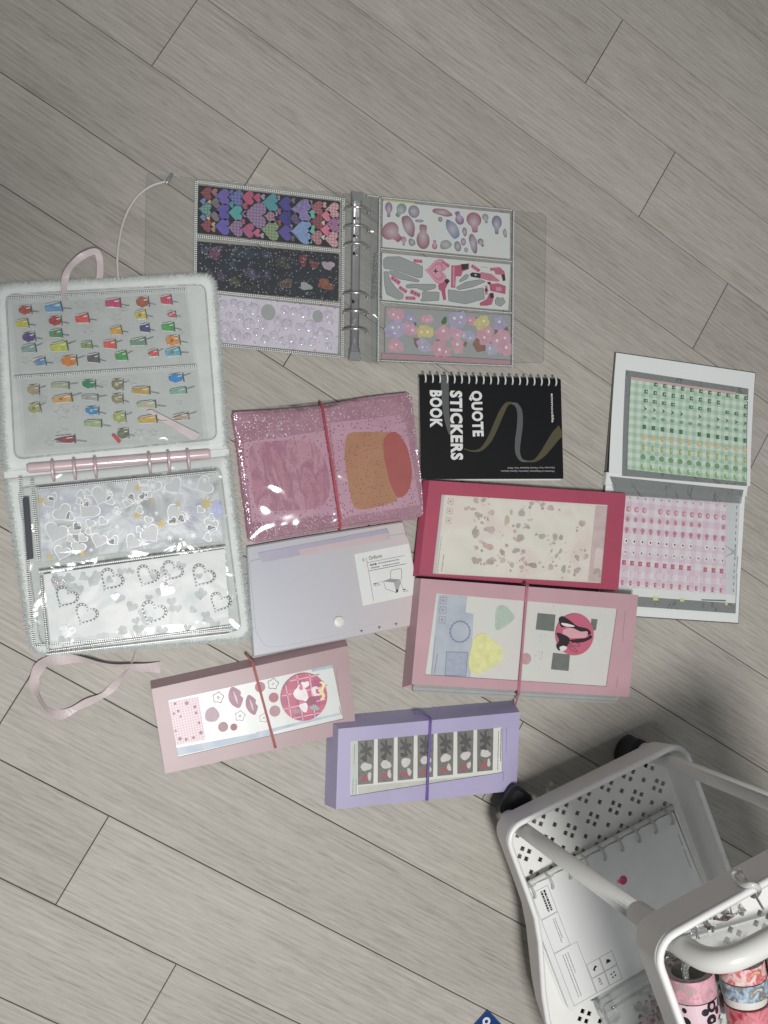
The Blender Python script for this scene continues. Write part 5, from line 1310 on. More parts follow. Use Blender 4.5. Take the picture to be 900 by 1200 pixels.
# leaves stepping out below the front cover
for k in range(4):
    q = FB.P(ZV, [(80, 380), (790, 430), (768 - 4 * k, 462 + 5 * k), (66 + 2 * k, 424 + 6 * k)], 22 - 4 * k)
    FB.add(MB().prism(rpoly(q, 1, 2), 21 - 4.2 * k, 22.4 - 4.2 * k), 'clear_leaf', M_pages if k % 2 else M_clear_soft)
FS = Thing('sticker_sheet', 'pale mint sticker sheet with a yellow shape and grey squares in the pink book', 'sticker sheet', zs(ZV, [(140, 98), (772, 150), (735, 426), (104, 386)]), 24.4, 24.0)
FS.add(MB().prism([FS.corners[i] for i in (3, 2, 1, 0)], 24.0, 24.2), 'backing', patchy('mint_cream_sheet', [C(222, 229, 220), C(230, 226, 222), C(225, 232, 221)], 22, .5)); FS.top = 24.22
FS.sticker(FS.P(ZW, [(150, 45), (400, 60), (385, 190), (450, 205), (425, 730), (75, 705)]), FS.top, patchy('blue_grey_print', [C(176, 186, 204), C(196, 204, 214)], 40, .5), None, .06, name='blue_print')
FS.sticker(FS.P(ZW, [(145, 45), (165, 46), (100, 705), (62, 700)]), FS.top + .06, M_sheet, None, .06, name='margin')
c = FS.L(*zc(ZW, 340, 348)); k = 195 * FS.K(ZW)
GEAR = [((.5 if (j // 2) % 2 else .465) * math.cos(2 * math.pi * j / 72), (.5 if (j // 2) % 2 else .465) * math.sin(2 * math.pi * j / 72)) for j in range(72)]
M_slate = simple('slate_print', C(128, 140, 166), .5)
FS.add(MB().ringslab(xf(GEAR, c, k), xf([(.42 * math.cos(2 * math.pi * j / 72), .42 * math.sin(2 * math.pi * j / 72)) for j in range(72)], c, k), FS.top + .08, FS.top + .2), 'printed_ring', M_slate)
fr_ = FS.P(ZW, [(228, 508), (405, 512), (388, 712), (215, 704)])
FS.add(MB().ringslab(fr_, offset(fr_, -.9), FS.top + .08, FS.top + .2), 'printed_frame', M_slate)
FS.sticker(offset(fr_, -1.2), FS.top + .06, simple('pale_slate_print', C(172, 180, 202), .5, var=.1, vscale=200), None, .05, name='printed_panel')
for k_ in range(3):
    c = FS.L(*zc(ZW, 205 - 5 * k_, 95 + 78 * k_)); s_ = 58 * FS.K(ZW)
    FS.add(MB().ringslab(xf(sq, c, s_, -.06), xf(sq, c, s_ * .9, -.06), FS.top + .14, FS.top + .2), 'printed_box', M_inkgrey)
    FS.sticker(xf(CIRC, c, s_ * .45), FS.top + .14, M_stkm, hexc('b090a0'), .05, name='printed_dot')
textbar(FS, ZW, (158, 530), (130, 690), FS.top + .15, .8, seed=21); textbar(FS, ZW, (138, 395), (110, 690), FS.top + .15, .5, seed=22)
FS.sticker(spline(FS.P(ZW, [(455, 400), (520, 358), (580, 390), (660, 460), (692, 520), (660, 595), (560, 660), (480, 688), (420, 660), (410, 580), (430, 480)]), 3, True), FS.top + .1, M_stk, hexc('e2df86', 1.25), .5, inset=.2)
FS.sticker(spline(FS.P(ZW, [(640, 150), (700, 135), (750, 180), (785, 225), (760, 265), (680, 325), (630, 330), (625, 230)]), 3, True), FS.top + .06, M_stk, hexc('b4cab8', 1.1), .2)
FS.sticker(xf(CIRC, FS.L(*zc(ZX, 38, 492)), 86 * FS.K(ZX)), FS.top + .06, M_stk, hexc('cc98a0', 1.1), .2)
for pts in ([(120, 170), (246, 182), (236, 300), (106, 286)], [(228, 450), (348, 462), (338, 578), (214, 566)], [(498, 210), (542, 215), (530, 290), (490, 300)]):
    FS.sticker(FS.P(ZX, pts), FS.top + .06, M_stk, hexc('6c7672', 1.0), .2)
r5 = random.Random(9); m = MB()
for x0, x1, y0, y1, n_ in ((95, 160, 440, 560, 18), (150, 290, 110, 180, 12), (0, 30, 130, 260, 8), (120, 210, 320, 370, 8)):
    for _ in range(n_): m.prism(xf(circle(5), FS.L(*zc(ZX, r5.uniform(x0, x1), r5.uniform(y0, y1))), r5.uniform(.5, .9)), FS.top + .05, FS.top + .1)
FS.add(m, 'printed_specks', M_inkgrey, kind='stuff')
m = MB()
for _ in range(26): m.prism(xf(circle(6), FS.L(*zc(ZX, r5.uniform(20, 640), r5.uniform(100, 660))), r5.uniform(1.2, 2.4)), FS.top + .02, FS.top + .05)
FS.add(m, 'printed_bubbles', M_paper, kind='stuff')
R2s = Thing('round_sticker', 'round rose sticker with black line drawing on the pale pink book', 'sticker', zs(ZX, [(233, 155), (530, 155), (530, 486), (233, 486)]), 26, 26.0, 'round stickers on book windows')
cn = R2s.L(*zc(ZX, 381, 321)); k = 318 * R2s.K(ZX)
R2s.add(MB().prism(xf(circle(48), cn, k), 26.02, 26.3, .08), 'disc', simple('rose_disc', C(200, 106, 130), .35, var=.06))
simple('dark_plum_print', C(52, 40, 48), .4); simple('blush_print', C(222, 170, 178), .4)
def rshape(pts, mt, z): R2s.sticker(spline(R2s.P(ZX, pts), 3, True), z, mt, None, .1, name='printed_shape')
rshape([(270, 215), (300, 195), (350, 225), (400, 262), (470, 280), (495, 310), (470, 325), (400, 300), (330, 265), (285, 270)], MATS['dark_plum_print'], 26.3)
rshape([(345, 360), (400, 352), (460, 345), (490, 325), (500, 345), (440, 375), (370, 378)], MATS['dark_plum_print'], 26.3)
rshape([(300, 290), (360, 275), (420, 300), (470, 300), (460, 340), (400, 345), (340, 345), (300, 325)], MATS['blush_print'], 26.31)
rshape([(250, 310), (300, 320), (345, 350), (330, 400), (290, 420), (268, 435), (252, 400), (270, 360)], MATS['dark_plum_print'], 26.32)
rshape([(285, 240), (330, 245), (380, 262), (350, 268), (300, 258)], M_paper, 26.42)
rshape([(272, 412), (300, 400), (325, 412), (310, 432), (285, 434)], M_paper, 26.44)
for pts in ([(340, 385), (380, 375), (415, 390), (410, 405), (370, 400)], [(335, 400), (370, 410), (400, 440), (385, 446), (350, 428)]):
    q = spline(R2s.P(ZX, pts), 3, True); R2s.add(MB().ringslab(q, offset(q, -.5), 26.4, 26.5), 'printed_line', MATS['dark_plum_print'])
M_band_k = simple('pink_elastic', C(192, 128, 142), .55)
loop(FB, FB.L(*zc(ZV, 457, 76)), FB.L(*zc(ZV, 428, 440)), 26.5, .85, M_band_k)
pb_ = FB.L(*zc(ZV, 420, 486), 10)
FB.add(MB().tube(spline([(*FB.L(*zc(ZV, 428, 440)), 26.6), (*FB.L(*zc(ZV, 424, 462), 19), 19), (*pb_, 8)], 4), 1.0, 7), 'band_loop', M_band_k, smooth=True)
textbar(FB, ZX, (738, 150), (715, 370), 26.05, .5, seed=31, mat=MATS['rose_ink']); textbar(FB, ZX, (685, 615), (672, 695), 26.05, .6, seed=32, mat=MATS['rose_ink'])

# ------------------------------------------------------------------ grey pearl document pouch
ZY = (270, 600, 3.75); ZY2 = (410, 630, 10.0)
mp_, ntp, outp = newmat('pearl_grey_plastic')
pp = node(ntp, 'BsdfPrincipled', **{'Roughness': .34, 'Specular IOR Level': .5}); tcp = coords(ntp)
sepp = node(ntp, 'SeparateXYZ'); lk(ntp, tcp, 'Generated', sepp, 'Vector')
crp = node(ntp, 'ValToRGB'); e_ = crp.color_ramp.elements; e_[0].color = (*C(186, 188, 198), 1); e_[1].color = (*C(208, 197, 197), 1); e_[0].position = .15  # soft sheen put into the colour, bluish left to pinkish right
e2_ = e_.new(.6); e2_.color = (*C(193, 190, 196), 1)
lk(ntp, sepp, 'X', crp, 'Fac'); lk(ntp, crp, 'Color', pp, 'Base Color'); lk(ntp, pp, 'BSDF', outp, 'Surface')
M_pearl = mp_
DP = Thing('document_pouch', 'pearl grey plastic document pouch with a round snap and a white instruction label', 'pouch', zs(ZY, [(80, 150), (780, 40), (828, 495), (100, 640)]), 7)
body = DP.P(ZY, [(70, 152), (300, 112), (762, 40), (785, 135), (830, 372), (826, 496), (500, 562), (100, 640), (84, 400)])
DP.add(MB().prism(rpoly(body, 2.5, 3), .2, 6.0, 1.5), 'body', M_pearl)
flap = DP.P(ZY, [(82, 215), (545, 130), (770, 92), (790, 140), (826, 360), (820, 440), (500, 535), (215, 595), (150, 590), (112, 530)])
DP.add(MB().prism(rpoly(flap, 5, 4), 6.05, 6.7, .3), 'flap', M_pearl)
DP.sticker(DP.P(ZY, [(120, 180), (690, 72), (700, 95), (640, 125), (140, 222)]), 6.72, simple('lilac_sheen_strip', C(176, 172, 190), .3), None, .05, name='sheen_strip')  # sheen near the top edge, painted as flat tinted strips
DP.sticker(DP.P(ZY, [(300, 165), (690, 92), (706, 120), (540, 150), (310, 192)]), 6.78, simple('pink_sheen_strip', C(204, 184, 188), .3), None, .05, name='sheen_strip')
cs_ = DP.L(*zc(ZY, 476, 482)); k = 24 * DP.K(ZY)
DP.add(MB().lathe([(k, 6.7), (k, 8.2), (k * .85, 8.8), (k * .3, 9.0), (.02, 9.0)], 24, cs_), 'snap', M_white_plastic, smooth=False)
for x, y in ((577, 524), (655, 508), (729, 493)):
    DP.sticker(xf([(-.5, .3), (.5, .3), (0, -.4)], DP.L(*zc(ZY, x, y)), 16 * DP.K(ZY), .1), 6.3 if False else 6.75, M_inkgrey, None, .05, name='arrow_mark')
lab = DP.P(ZY2, [(50, 195), (688, 68), (802, 660), (152, 800)])
lb_ = DP.add(MB().prism(rpoly(lab, .8, 2), 6.85, 7.05), 'instruction_label', M_paper)
def lline(pts, w=.35, mt=M_ink, z=7.06):
    for a, b in zip(pts[:-1], pts[1:]):
        a_, b_ = Vector(DP.L(*zc(ZY2, *a))), Vector(DP.L(*zc(ZY2, *b))); d = (b_ - a_).normalized(); s_ = Vector((-d.y, d.x)) * w / 2
        DP.add(MB().prism([tuple(a_ + s_), tuple(a_ - s_), tuple(b_ - s_), tuple(b_ + s_)], z, z + .03), 'printed_line', mt, lb_)
lline([(192, 235), (278, 740)]); lline([(205, 293), (640, 210)]); lline([(225, 390), (660, 305)], .5)
lline([(478, 480), (478, 390), (495, 380), (590, 362), (606, 372), (606, 490)], .4); lline([(395, 520), (420, 600), (545, 645), (600, 520)], .35); lline([(345, 522), (390, 514)], .3); lline([(605, 545), (625, 610), (640, 605)], .3)
def lpoly(pts, co): DP.sticker(DP.P(ZY2, pts), 7.07, simple('label_' + co, hexc(co, 1), .6), None, .03, name='printed_diagram', parent=lb_)
lpoly([(380, 515), (470, 480), (600, 492), (590, 500), (515, 526), (400, 516)], '9a9c9e'); lpoly([(515, 526), (600, 500), (565, 635), (545, 648)], 'a8aaac'); lpoly([(548, 600), (568, 620), (550, 648), (540, 640)], '4a4c4e')
an = math.atan2(*( (Vector(DP.L(*zc(ZY2, 640, 210))) - Vector(DP.L(*zc(ZY2, 205, 293)))).yx ))
def ltext(body, x, y, x2, y2, mm, **kw):
    a, b = Vector(DP.L(*zc(ZY2, x, y))), Vector(DP.L(*zc(ZY2, x2, y2))); put_text(DP, body, a, an, mm, M_ink, 7.09, width=(b - a).length, parent=lb_, **kw)
ltext('Oriform', 226, 262, 378, 232, 5.6, bold=.03); ltext('0', 150, 280, 172, 274, 4.6)
textbar(DP, ZY2, (238, 322), (312, 308), 7.07, 2.0, mat=M_inkdk, seed=41, parent=lb_); textbar(DP, ZY2, (332, 302), (580, 255), 7.07, 1.1, seed=42, parent=lb_); textbar(DP, ZY2, (244, 358), (350, 338), 7.07, 1.3, seed=43, parent=lb_); textbar(DP, ZY2, (385, 332), (580, 294), 7.07, 1.1, seed=44, parent=lb_)
textbar(DP, ZY2, (274, 545), (335, 532), 7.07, 1.2, mat=M_ink, seed=45, parent=lb_); textbar(DP, ZY2, (284, 563), (355, 550), 7.07, .7, seed=46, parent=lb_); textbar(DP, ZY2, (620, 612), (655, 605), 7.07, 1.2, mat=M_ink, seed=47, parent=lb_); textbar(DP, ZY2, (625, 634), (682, 622), 7.07, .7, seed=48, parent=lb_)

# ------------------------------------------------------------------ white rolling cart at the lower right
class Cart(Thing):
    def __init__(s, label):
        A = at(597, 960, 45); Bp = at(759, 880, 45)
        d = (Bp - A).normalized(); s.c = A; s.a = math.atan2(d.y, d.x); s.base = 0.0; s.z = 88
        s.ux = d; s.uy = Vector((-d.y, d.x))
        s.o = bpy.data.objects.new('rolling_cart', None); scene.collection.objects.link(s.o); s.o.empty_display_size = .05
        s.o.location = (A.x / 1000, A.y / 1000, 0); s.o.rotation_euler = (0, 0, s.a)
        s.o['label'] = label; s.o['category'] = 'cart'
CT = Cart('white two-tier rolling cart with perforated trays, tube posts and black casters')
PX, PY = 172.0, -262.0                      # post spacing: across, along
M_rim = simple('lit_rim_white', C(246, 246, 244), .3, spec=.5, var=.01)  # tray white lightened so the rim looks more brightly lit
M_tray = simple('white_tray_plastic', C(238, 238, 236), .38, var=.02, vscale=12)
def tray_outline(bulge=0.0, d=0.0, r=20):
    """rim seen from above; the left side can bulge outwards"""
    x0, x1, y0, y1 = -24 + d, PX + 24 - d, PY - 16 + d, 14 - d
    pts = rrect(x0, x1, y0, y1, r - d * .5, 6)
    out = []
    for i, p in enumerate(pts):
        out.append(p)
        q = pts[(i + 1) % len(pts)]
        L_ = math.hypot(q[0] - p[0], q[1] - p[1])
        if L_ > 60:
            for k in range(1, 10): out.append(lerp2(p, q, k / 10))
    res = []
    for x, y in out:
        if bulge and x < 20:
            t = min(1, max(0, (-y - 70) / 125)); w = t * t * (3 - 2 * t) * min(1, max(0, (y - y0) / 40))
            f = max(0, 1 - (x - x0) / 44)
            x -= bulge * w * f
        res.append((x, y))
    return res
def diamonds(x0, x1, y0, y1, s=5.2):
    """lattice of four-diamond clusters with single diamonds between"""
    out = []; px, py = 26.0, 26.0
    nx = int((x1 - x0) / px); ny = int((y1 - y0) / py)
    for j in range(ny):
        for i in range(nx):
            cx = x0 + (i + .5) * (x1 - x0) / nx; cy = y0 + (j + .5) * (y1 - y0) / ny
            for dx, dy in ((0, 5.8), (5.8, 0), (0, -5.8), (-5.8, 0)): out.append((cx + dx, cy + dy))
            if i < nx - 1 and j < ny - 1: out.append((cx + (x1 - x0) / nx / 2, cy + (y1 - y0) / ny / 2))
    return [([(x, y + s * .62), (x + s * .62, y), (x, y - s * .62), (x - s * .62, y)]) for x, y in out]
def perforated(name, outline_, holes, z, t, mat, parent):
    cu = bpy.data.curves.new(name, 'CURVE'); cu.dimensions = '2D'; cu.fill_mode = 'BOTH'; cu.extrude = t / 2000
    for poly in [outline_] + holes:
        sp_ = cu.splines.new('POLY'); sp_.points.add(len(poly) - 1); sp_.use_cyclic_u = True
        for k, p in enumerate(poly): sp_.points[k].co = (p[0] / 1000, p[1] / 1000, 0, 1)
    o = bpy.data.objects.new(name, cu); scene.collection.objects.link(o); bpy.context.view_layer.update()
    me = bpy.data.meshes.new_from_object(o.evaluated_get(bpy.context.evaluated_depsgraph_get()))
    bpy.data.objects.remove(o)
    me.transform(Matrix.Translation((0, 0, z / 1000))); me.materials.clear(); me.materials.append(mat)
    return link(name, me, parent)
def make_tray(zrim, zbase, bulge):
    rim_o = tray_outline(bulge, 0); wall_o = tray_outline(bulge, 1.2); base_o = tray_outline(bulge * .8, 7)
    m = MB()
    n = len(rim_o)
    # outer skin from the base up to the rim, rolled over, and inner skin back down
    rings = [[(x, y, zbase) for x, y in base_o], [(x, y, zbase + 6) for x, y in tray_outline(bulge * .85, 4.5)], [(x, y, zrim - 2) for x, y in wall_o], [(x, y, zrim) for x, y in tray_outline(bulge, .6)], [(x, y, zrim + 1.2) for x, y in tray_outline(bulge, 2.0)],
             [(x, y, zrim + 1.0) for x, y in tray_outline(bulge, 4.4)], [(x, y, zrim - 1) for x, y in tray_outline(bulge, 5.2)], [(x, y, zbase + 7) for x, y in tray_outline(bulge * .85, 8.0)], [(x, y, zbase + 1.4) for x, y in tray_outline(bulge * .8, 10.0)]]
    m.loft(rings, cap=False)
    tr = CT.add(m, 'tray', M_tray, smooth=True)
    bo = tray_outline(bulge * .8, 8.5)
    xs = [p[0] for p in bo]; ys = [p[1] for p in bo]
    base_ = perforated('tray_base', bo, diamonds(-12, PX + 12, PY - 4, 0), zbase + 1.0, 1.6, M_tray, tr)
    base_.location.z -= 0
    # rim lip
    CT.add(MB().tube([(x, y, zrim + 1.4) for x, y in tray_outline(bulge, 3.4)], 2.9, 10, closed=True), 'rim', M_rim, tr, smooth=True)
    return tr
make_tray(88, 44, 27)
make_tray(366, 326, 5)
POSTS = [(1, -2), (PX, -2), (1, PY), (PX, PY)]
for i, (x, y) in enumerate(POSTS):
    CT.add(MB().lathe([(7.0, 38), (7.6, 40), (7.6, 352)], 20, (x, y)), 'post', M_white_plastic, smooth=True)
    for z0, z1 in ((36, 62), (300, 352)):
        CT.add(MB().lathe([(8.0, z0), (9.8, z0 + 4), (9.8, z1 - 6), (9.0, z1), (7.8, z1)], 20, (x, y)), 'socket', M_white_plastic, smooth=True)
    # caster: stem plate, fork, wheel turned its own way
    an = (.55, 3.8, 1.1, .3)[i]; ca, sa = math.cos(an), math.sin(an)
    cx, cy = x + (17, 7, 10, 10)[i] * ca, y + (17, 7, 10, 10)[i] * sa
    wh = MB(); ring = []
    for dpt, rr_ in ((-13, 12), (-12, 16.5), (-3.5, 17), (-3, 13), (3, 13), (3.5, 17), (12, 16.5), (13, 12)):
        ring.append([(cx - sa * dpt + ca * rr_ * math.cos(2 * math.pi * k / 22), cy + ca * dpt + sa * rr_ * math.cos(2 * math.pi * k / 22), 17.2 + rr_ * math.sin(2 * math.pi * k / 22)) for k in range(22)])
    wh.loft(ring); w_ = CT.add(wh, 'wheel', M_black, smooth=False)
    fk = MB().prism(rpoly([(cx - 17 * ca + 14 * sa, cy - 17 * sa - 14 * ca), (cx + 17 * ca + 14 * sa, cy + 17 * sa - 14 * ca), (cx + 17 * ca - 14 * sa, cy + 17 * sa + 14 * ca), (cx - 17 * ca - 14 * sa, cy - 17 * sa + 14 * ca)], 9, 5), 28, 38, 4)
    CT.add(fk, 'caster_fork', M_black, w_)
# U handle over the short side and its twin at the far end
for y in (-2,):
    pts = [(1, y, 350), (1, y, 372), (4, y - 1, 388), (12, y - 1, 399), (26, y - 1, 404), (60, y - 1, 405), (PX - 60, y - 1, 405), (PX - 26, y - 1, 404), (PX - 12, y - 1, 399), (PX - 4, y - 1, 388), (PX, y, 372), (PX, y, 350)]
    CT.add(MB().tube(spline(pts, 5), 8.4, 16), 'handle', M_white_plastic, smooth=True)
CT.add(MB().tube(spline([(70, -8, 366), (70, 20, 352)], 2), 1.0, 4), 'rim_clip', M_white_plastic)
# small hook hung on the upper rim
M_hook = simple('clear_white_hook', C(214, 216, 214), .15, spec=.6)
HK = Thing('hook', 'small white S-shaped hook hung over the upper tray rim', 'hook', [(858, 1018), (892, 1018), (892, 1046), (858, 1046)], 360, 340)
hp = [(888, 1049, 352), (890, 1044, 366), (887, 1039, 372), (880, 1037, 372), (872, 1037, 366), (864, 1033, 356), (859, 1026, 350), (860, 1021, 350), (866, 1023, 352)]
HK.add(MB().tube(spline([(*HK.L(x, y, z), z) for x, y, z in hp], 5), 2.4, 8, flat=.6), 'hook_wire', M_hook, smooth=True)

# ------------------------------------------------------------------ ring notebook lying in the lower tray
class Sub(Thing):
    """thing placed in the cart's own axes"""
    def __init__(s, name, label, cat, cx, cy, base, rot=0.0, group=None):
        p = CT.c + CT.ux * cx + CT.uy * cy
        s.c = p; s.a = CT.a + rot; s.base = base; s.z = base
        s.ux = Vector((math.cos(s.a), math.sin(s.a))); s.uy = Vector((-math.sin(s.a), math.cos(s.a)))
        s.o = bpy.data.objects.new(name, None); scene.collection.objects.link(s.o); s.o.empty_display_size = .02
        s.o.location = (p.x / 1000, p.y / 1000, base / 1000); s.o.rotation_euler = (0, 0, s.a)
        s.o['label'] = label; s.o['category'] = cat
        if group: s.o['group'] = group
NB = Sub('ring_notebook', 'white ring notebook with a printed strip lying in the lower tray of the cart', 'notebook', 80, -136, 47, .01)
nw, nh = 190.0, 138.0
M_cover = simple('white_cover_sheet', C(234, 236, 236), .35, var=.03, vscale=8)
NB.add(MB().prism(rrect(-nw / 2 - 1, nw / 2 + 1, -nh / 2 - 1, nh / 2 + 1, 4, 4), 47.2, 48.6), 'back_cover', M_cover)
for k in range(4): NB.add(MB().prism(rrect(-nw / 2 + random.uniform(0, 1.5), nw / 2 - random.uniform(0, 1.5), -nh / 2 + random.uniform(0, 1), nh / 2 - .5, 3, 3), 48.8 + k * 2, 50.5 + k * 2), 'leaf', M_paper)
# front cover top edge carries half-round notches at the rings
def notched():
    pts = [(-nw / 2, -nh / 2), (nw / 2, -nh / 2), (nw / 2, nh / 2 - 4), (nw / 2 - 4, nh / 2)]
    ringx = [(-nw / 2 + 6 + (nw - 18) * k / 8) for k in range(9)][::-1]
    for x in ringx:
        for dx in (9, ):
            pts += [(x + 9, nh / 2), (x + 8.2, nh / 2 - 1.2), (x + 5.6, nh / 2 - 1.6)]
    pts.append((-nw / 2, nh / 2))
    return pts
NB.add(MB().prism(notched(), 57.2, 58.0), 'front_cover', M_cover)
NB.add(MB().tube([(-nw / 2 - 4, nh / 2 + 2.5, 56), (nw / 2 - 2, nh / 2 + 2.5, 56)], 2.6, 10), 'binding_bar', M_white_plastic, smooth=True)
M_nring = simple('grey_white_ring', C(196, 196, 190), .35)
for k in range(9):
    x = -nw / 2 + 6 + (nw - 18) * k / 8
    pts = [(x + 2 * math.sin(j * .2), nh / 2 + 1.0 + 8.5 * math.cos(math.pi * (-.1 + 1.2 * j / 12)) - 5, 57 + 8.0 * math.sin(math.pi * (-.1 + 1.2 * j / 12))) for j in range(13)]
    NB.add(MB().tube(pts, 1.25, 7), 'ring', M_nring, smooth=True)
M_line2 = simple('thin_grey_line', C(150, 152, 154), .6)
def nrect(x0, x1, y0, y1, w=.45):
    NB.add(MB().ringslab([(x0, y0), (x1, y0), (x1, y1), (x0, y1)], [(x0 + w, y0 + w), (x1 - w, y0 + w), (x1 - w, y1 - w), (x0 + w, y1 - w)], 58.02, 58.08), 'printed_frame', M_line2)
nx0 = -nw / 2 + 6
nrect(nx0, nx0 + 20, 32, 62); nrect(nx0, nx0 + 20, -6, 31.6); nrect(nx0, nx0 + 28, -66, -6.4)
for i in range(2):
    for j in range(2): nrect(nx0 + 28.4 + 16 * i, nx0 + 44 + 16 * i, -66 + 16.4 * j, -50 + 16.4 * j)
def nbar(x, y0, y1, w, mt, seed):
    r = random.Random(seed); m = MB(); y = y1
    while y > y0:
        e = max(y0, y - r.uniform(.8, 3.0)); m.prism([(x, e), (x + w, e), (x + w, y), (x, y)], 58.04, 58.09); y = e - .6
    NB.add(m, 'small_print', mt)
nbar(nx0 + 10, 36, 59, 2.2, M_ink, 1); nbar(nx0 + 13.4, 36, 59, 2.2, M_ink, 2); nbar(nx0 + 12, 0, 27, .8, M_inkgrey, 3); nbar(nx0 + 14.2, 4, 27, .8, M_inkgrey, 4); nbar(nx0 + 8, -60, -12, .8, M_inkgrey, 5); nbar(nx0 + 11, -60, -12, .8, M_inkgrey, 6); nbar(nx0 + 14, -36, -12, .8, M_inkgrey, 7)
for x, y, shp in ((nx0 + 36, -41.5, [(-.5, -.1), (.1, .5), (.5, .1), (0, -.05), (-.2, -.5)]), (nx0 + 52, -41.5, [(-.5, -.3), (.5, -.3), (.3, .2), (-.2, .4)])):
    NB.add(MB().prism(xf(shp, (x, y), 6), 58.04, 58.09), 'printed_icon', M_ink)
for dx, dy in ((-2, 1.6), (1.6, 2.2), (2, -1.6), (-1.4, -2.2)): NB.add(MB().prism(xf(CIRC, (nx0 + 52 + dx, -57.5 + dy), 1.9), 58.04, 58.09), 'printed_icon', M_ink)
put_text(NB, 'PET', (nx0 + 34.5, -53.0), -math.pi / 2, 4.0, M_ink, 58.06, width=8)
NB.add(MB().lathe([(4.6, 58.05), (4.6, 58.8), (2.4, 59.8), (.02, 60)], 14, (10, 28)), 'pink_gem', simple('pink_gem_gel', C(206, 70, 110), .3))
NB.add(MB().prism(xf(blob(77, 10, .3), (4.5, 29), 5), 58.05, 58.4), 'pink_gem_leaf', simple('pale_gem_leaf', C(216, 150, 170), .4))
for y0, y1 in ((30, 44), (4, 26)): NB.add(MB().prism([(nw / 2 - 8, y0), (nw / 2 - 7.4, y0), (nw / 2 - 7.4, y1), (nw / 2 - 8, y1)], 58.03, 58.08), 'fold_mark', M_inkgrey)
# clear box with a blossom lid, next to the notebook
BX = Sub('clear_box', 'clear plastic box with a dusky pink blossom pattern beside the notebook in the lower tray', 'box', 92, -233, 47, .03)
M_acr = film('clear_acrylic', (.975, .98, .98), .06, (.85, .87, .87), 1.2, .04, .1, 20)
bxw, bxh = 150.0, 54.0
_o = rrect(-bxw / 2, bxw / 2, -bxh / 2, bxh / 2, 4, 4)
BX.add(MB().loft([[(x, y, 47.2) for x, y in _o], [(x, y, 70) for x, y in _o]], cap=False), 'wall', M_acr)
BX.add(MB().flat(rrect(-bxw / 2, bxw / 2, -bxh / 2, bxh / 2, 4, 4), 71), 'lid', M_acr)
BX.add(MB().ringslab(rrect(-bxw / 2 - 1, bxw / 2 + 1, -bxh / 2 - 1, bxh / 2 + 1, 4, 4), rrect(-bxw / 2 + 1, bxw / 2 - 1, -bxh / 2 + 1, bxh / 2 - 1, 3, 4), 68, 72), 'lid_rim', M_acr)
BX.add(MB().box(-bxw / 2 + 2, bxw / 2 - 2, -bxh / 2 + 2, bxh / 2 - 2, 47.4, 48.4), 'floor_card', M_sheet)
r6 = random.Random(4)
bm_ = MB()
for k in range(120):
    x, y = r6.uniform(-40, 70), r6.uniform(-24, 22)
    if x < -10 and y > 8: continue
    bm_.cur = r6.choice((0, 0, 1, 2)); bm_.prism(xf(FLW if k % 2 else blob(k, 9, .3), (x, y), r6.uniform(3, 7), r6.random() * 6), 66 + r6.random() * 2, 68.4 + r6.random())
BX.add(bm_, 'blossom_print', [simple('dusky_blossom', C(164, 120, 126), .5), simple('pale_blossom', C(200, 168, 170), .5), simple('plum_blossom', C(110, 72, 78), .5)], kind='stuff')
BX.add(MB().box(-bxw / 2 - 3, -bxw / 2 + 14, 4, 20, 60, 74), 'latch', M_acr)
BX.add(MB().tube(spline([(-bxw / 2 + 8, 20, 73), (-bxw / 2 + 30, 21, 74), (0, 20, 73), (40, 21, 73.4)], 4), 1.2, 6), 'hinge_wire', M_acr, smooth=True)

# ------------------------------------------------------------------ tape rolls in a clear box in the upper tray
TBX = Sub('clear_box', 'low clear acrylic box holding tape rolls in the upper tray', 'box', 65, -78, 329, -.22)
tw, th_ = 152.0, 88.0
_o = rrect(-tw / 2, tw / 2, -th_ / 2, th_ / 2, 5, 4)
TBX.add(MB().loft([[(x, y, 329.4) for x, y in _o], [(x, y, 356) for x, y in _o]], cap=False), 'wall', M_acr)
TBX.add(MB().ringslab(rrect(-tw / 2 - 1.5, tw / 2 + 1.5, -th_ / 2 - 1.5, th_ / 2 + 1.5, 6, 4), rrect(-tw / 2 + 2.5, tw / 2 - 2.5, -th_ / 2 + 2.5, th_ / 2 - 2.5, 4, 4), 356, 358.5), 'box_rim', M_seam)
TBX.add(MB().prism(rrect(-tw / 2 + 2, tw / 2 - 2, -th_ / 2 + 2, th_ / 2 - 2, 4, 4), 329.2, 330.2), 'base', M_acr)
M_core = simple('paper_core', C(198, 196, 188), .7)
def leopard():
    m, nt, out = newmat('leopard_tape'); p = node(nt, 'BsdfPrincipled', Roughness=.4); tc = coords(nt)
    v = node(nt, 'TexVoronoi', Scale=115.0); lk(nt, tc, 'Object', v, 'Vector')
    cr = node(nt, 'ValToRGB'); cr.color_ramp.interpolation = 'CONSTANT'; e = cr.color_ramp.elements
    e[0].position = 0; e[0].color = (*C(206, 168, 186), 1); e[1].position = .22; e[1].color = (*C(34, 30, 34), 1); x = e.new(.5); x.color = (*C(222, 196, 206), 1)
    lk(nt, v, 'Distance', cr, 'Fac'); lk(nt, cr, 'Color', p, 'Base Color'); lk(nt, p, 'BSDF', out, 'Surface'); return m
M_leo = leopard()
M_pinktape = patchy('pink_camouflage_tape', [C(206, 130, 150), C(226, 172, 186), C(196, 150, 158), C(168, 160, 160)], 120, .4)
M_flotape = patchy('red_floral_tape', [C(232, 222, 210), C(228, 190, 190), C(206, 84, 100), C(214, 206, 150)], 150, .4)
M_bluetape = patchy('blue_floral_tape', [C(206, 214, 218), C(150, 176, 200), C(120, 110, 100), C(216, 216, 210)], 150, .4)
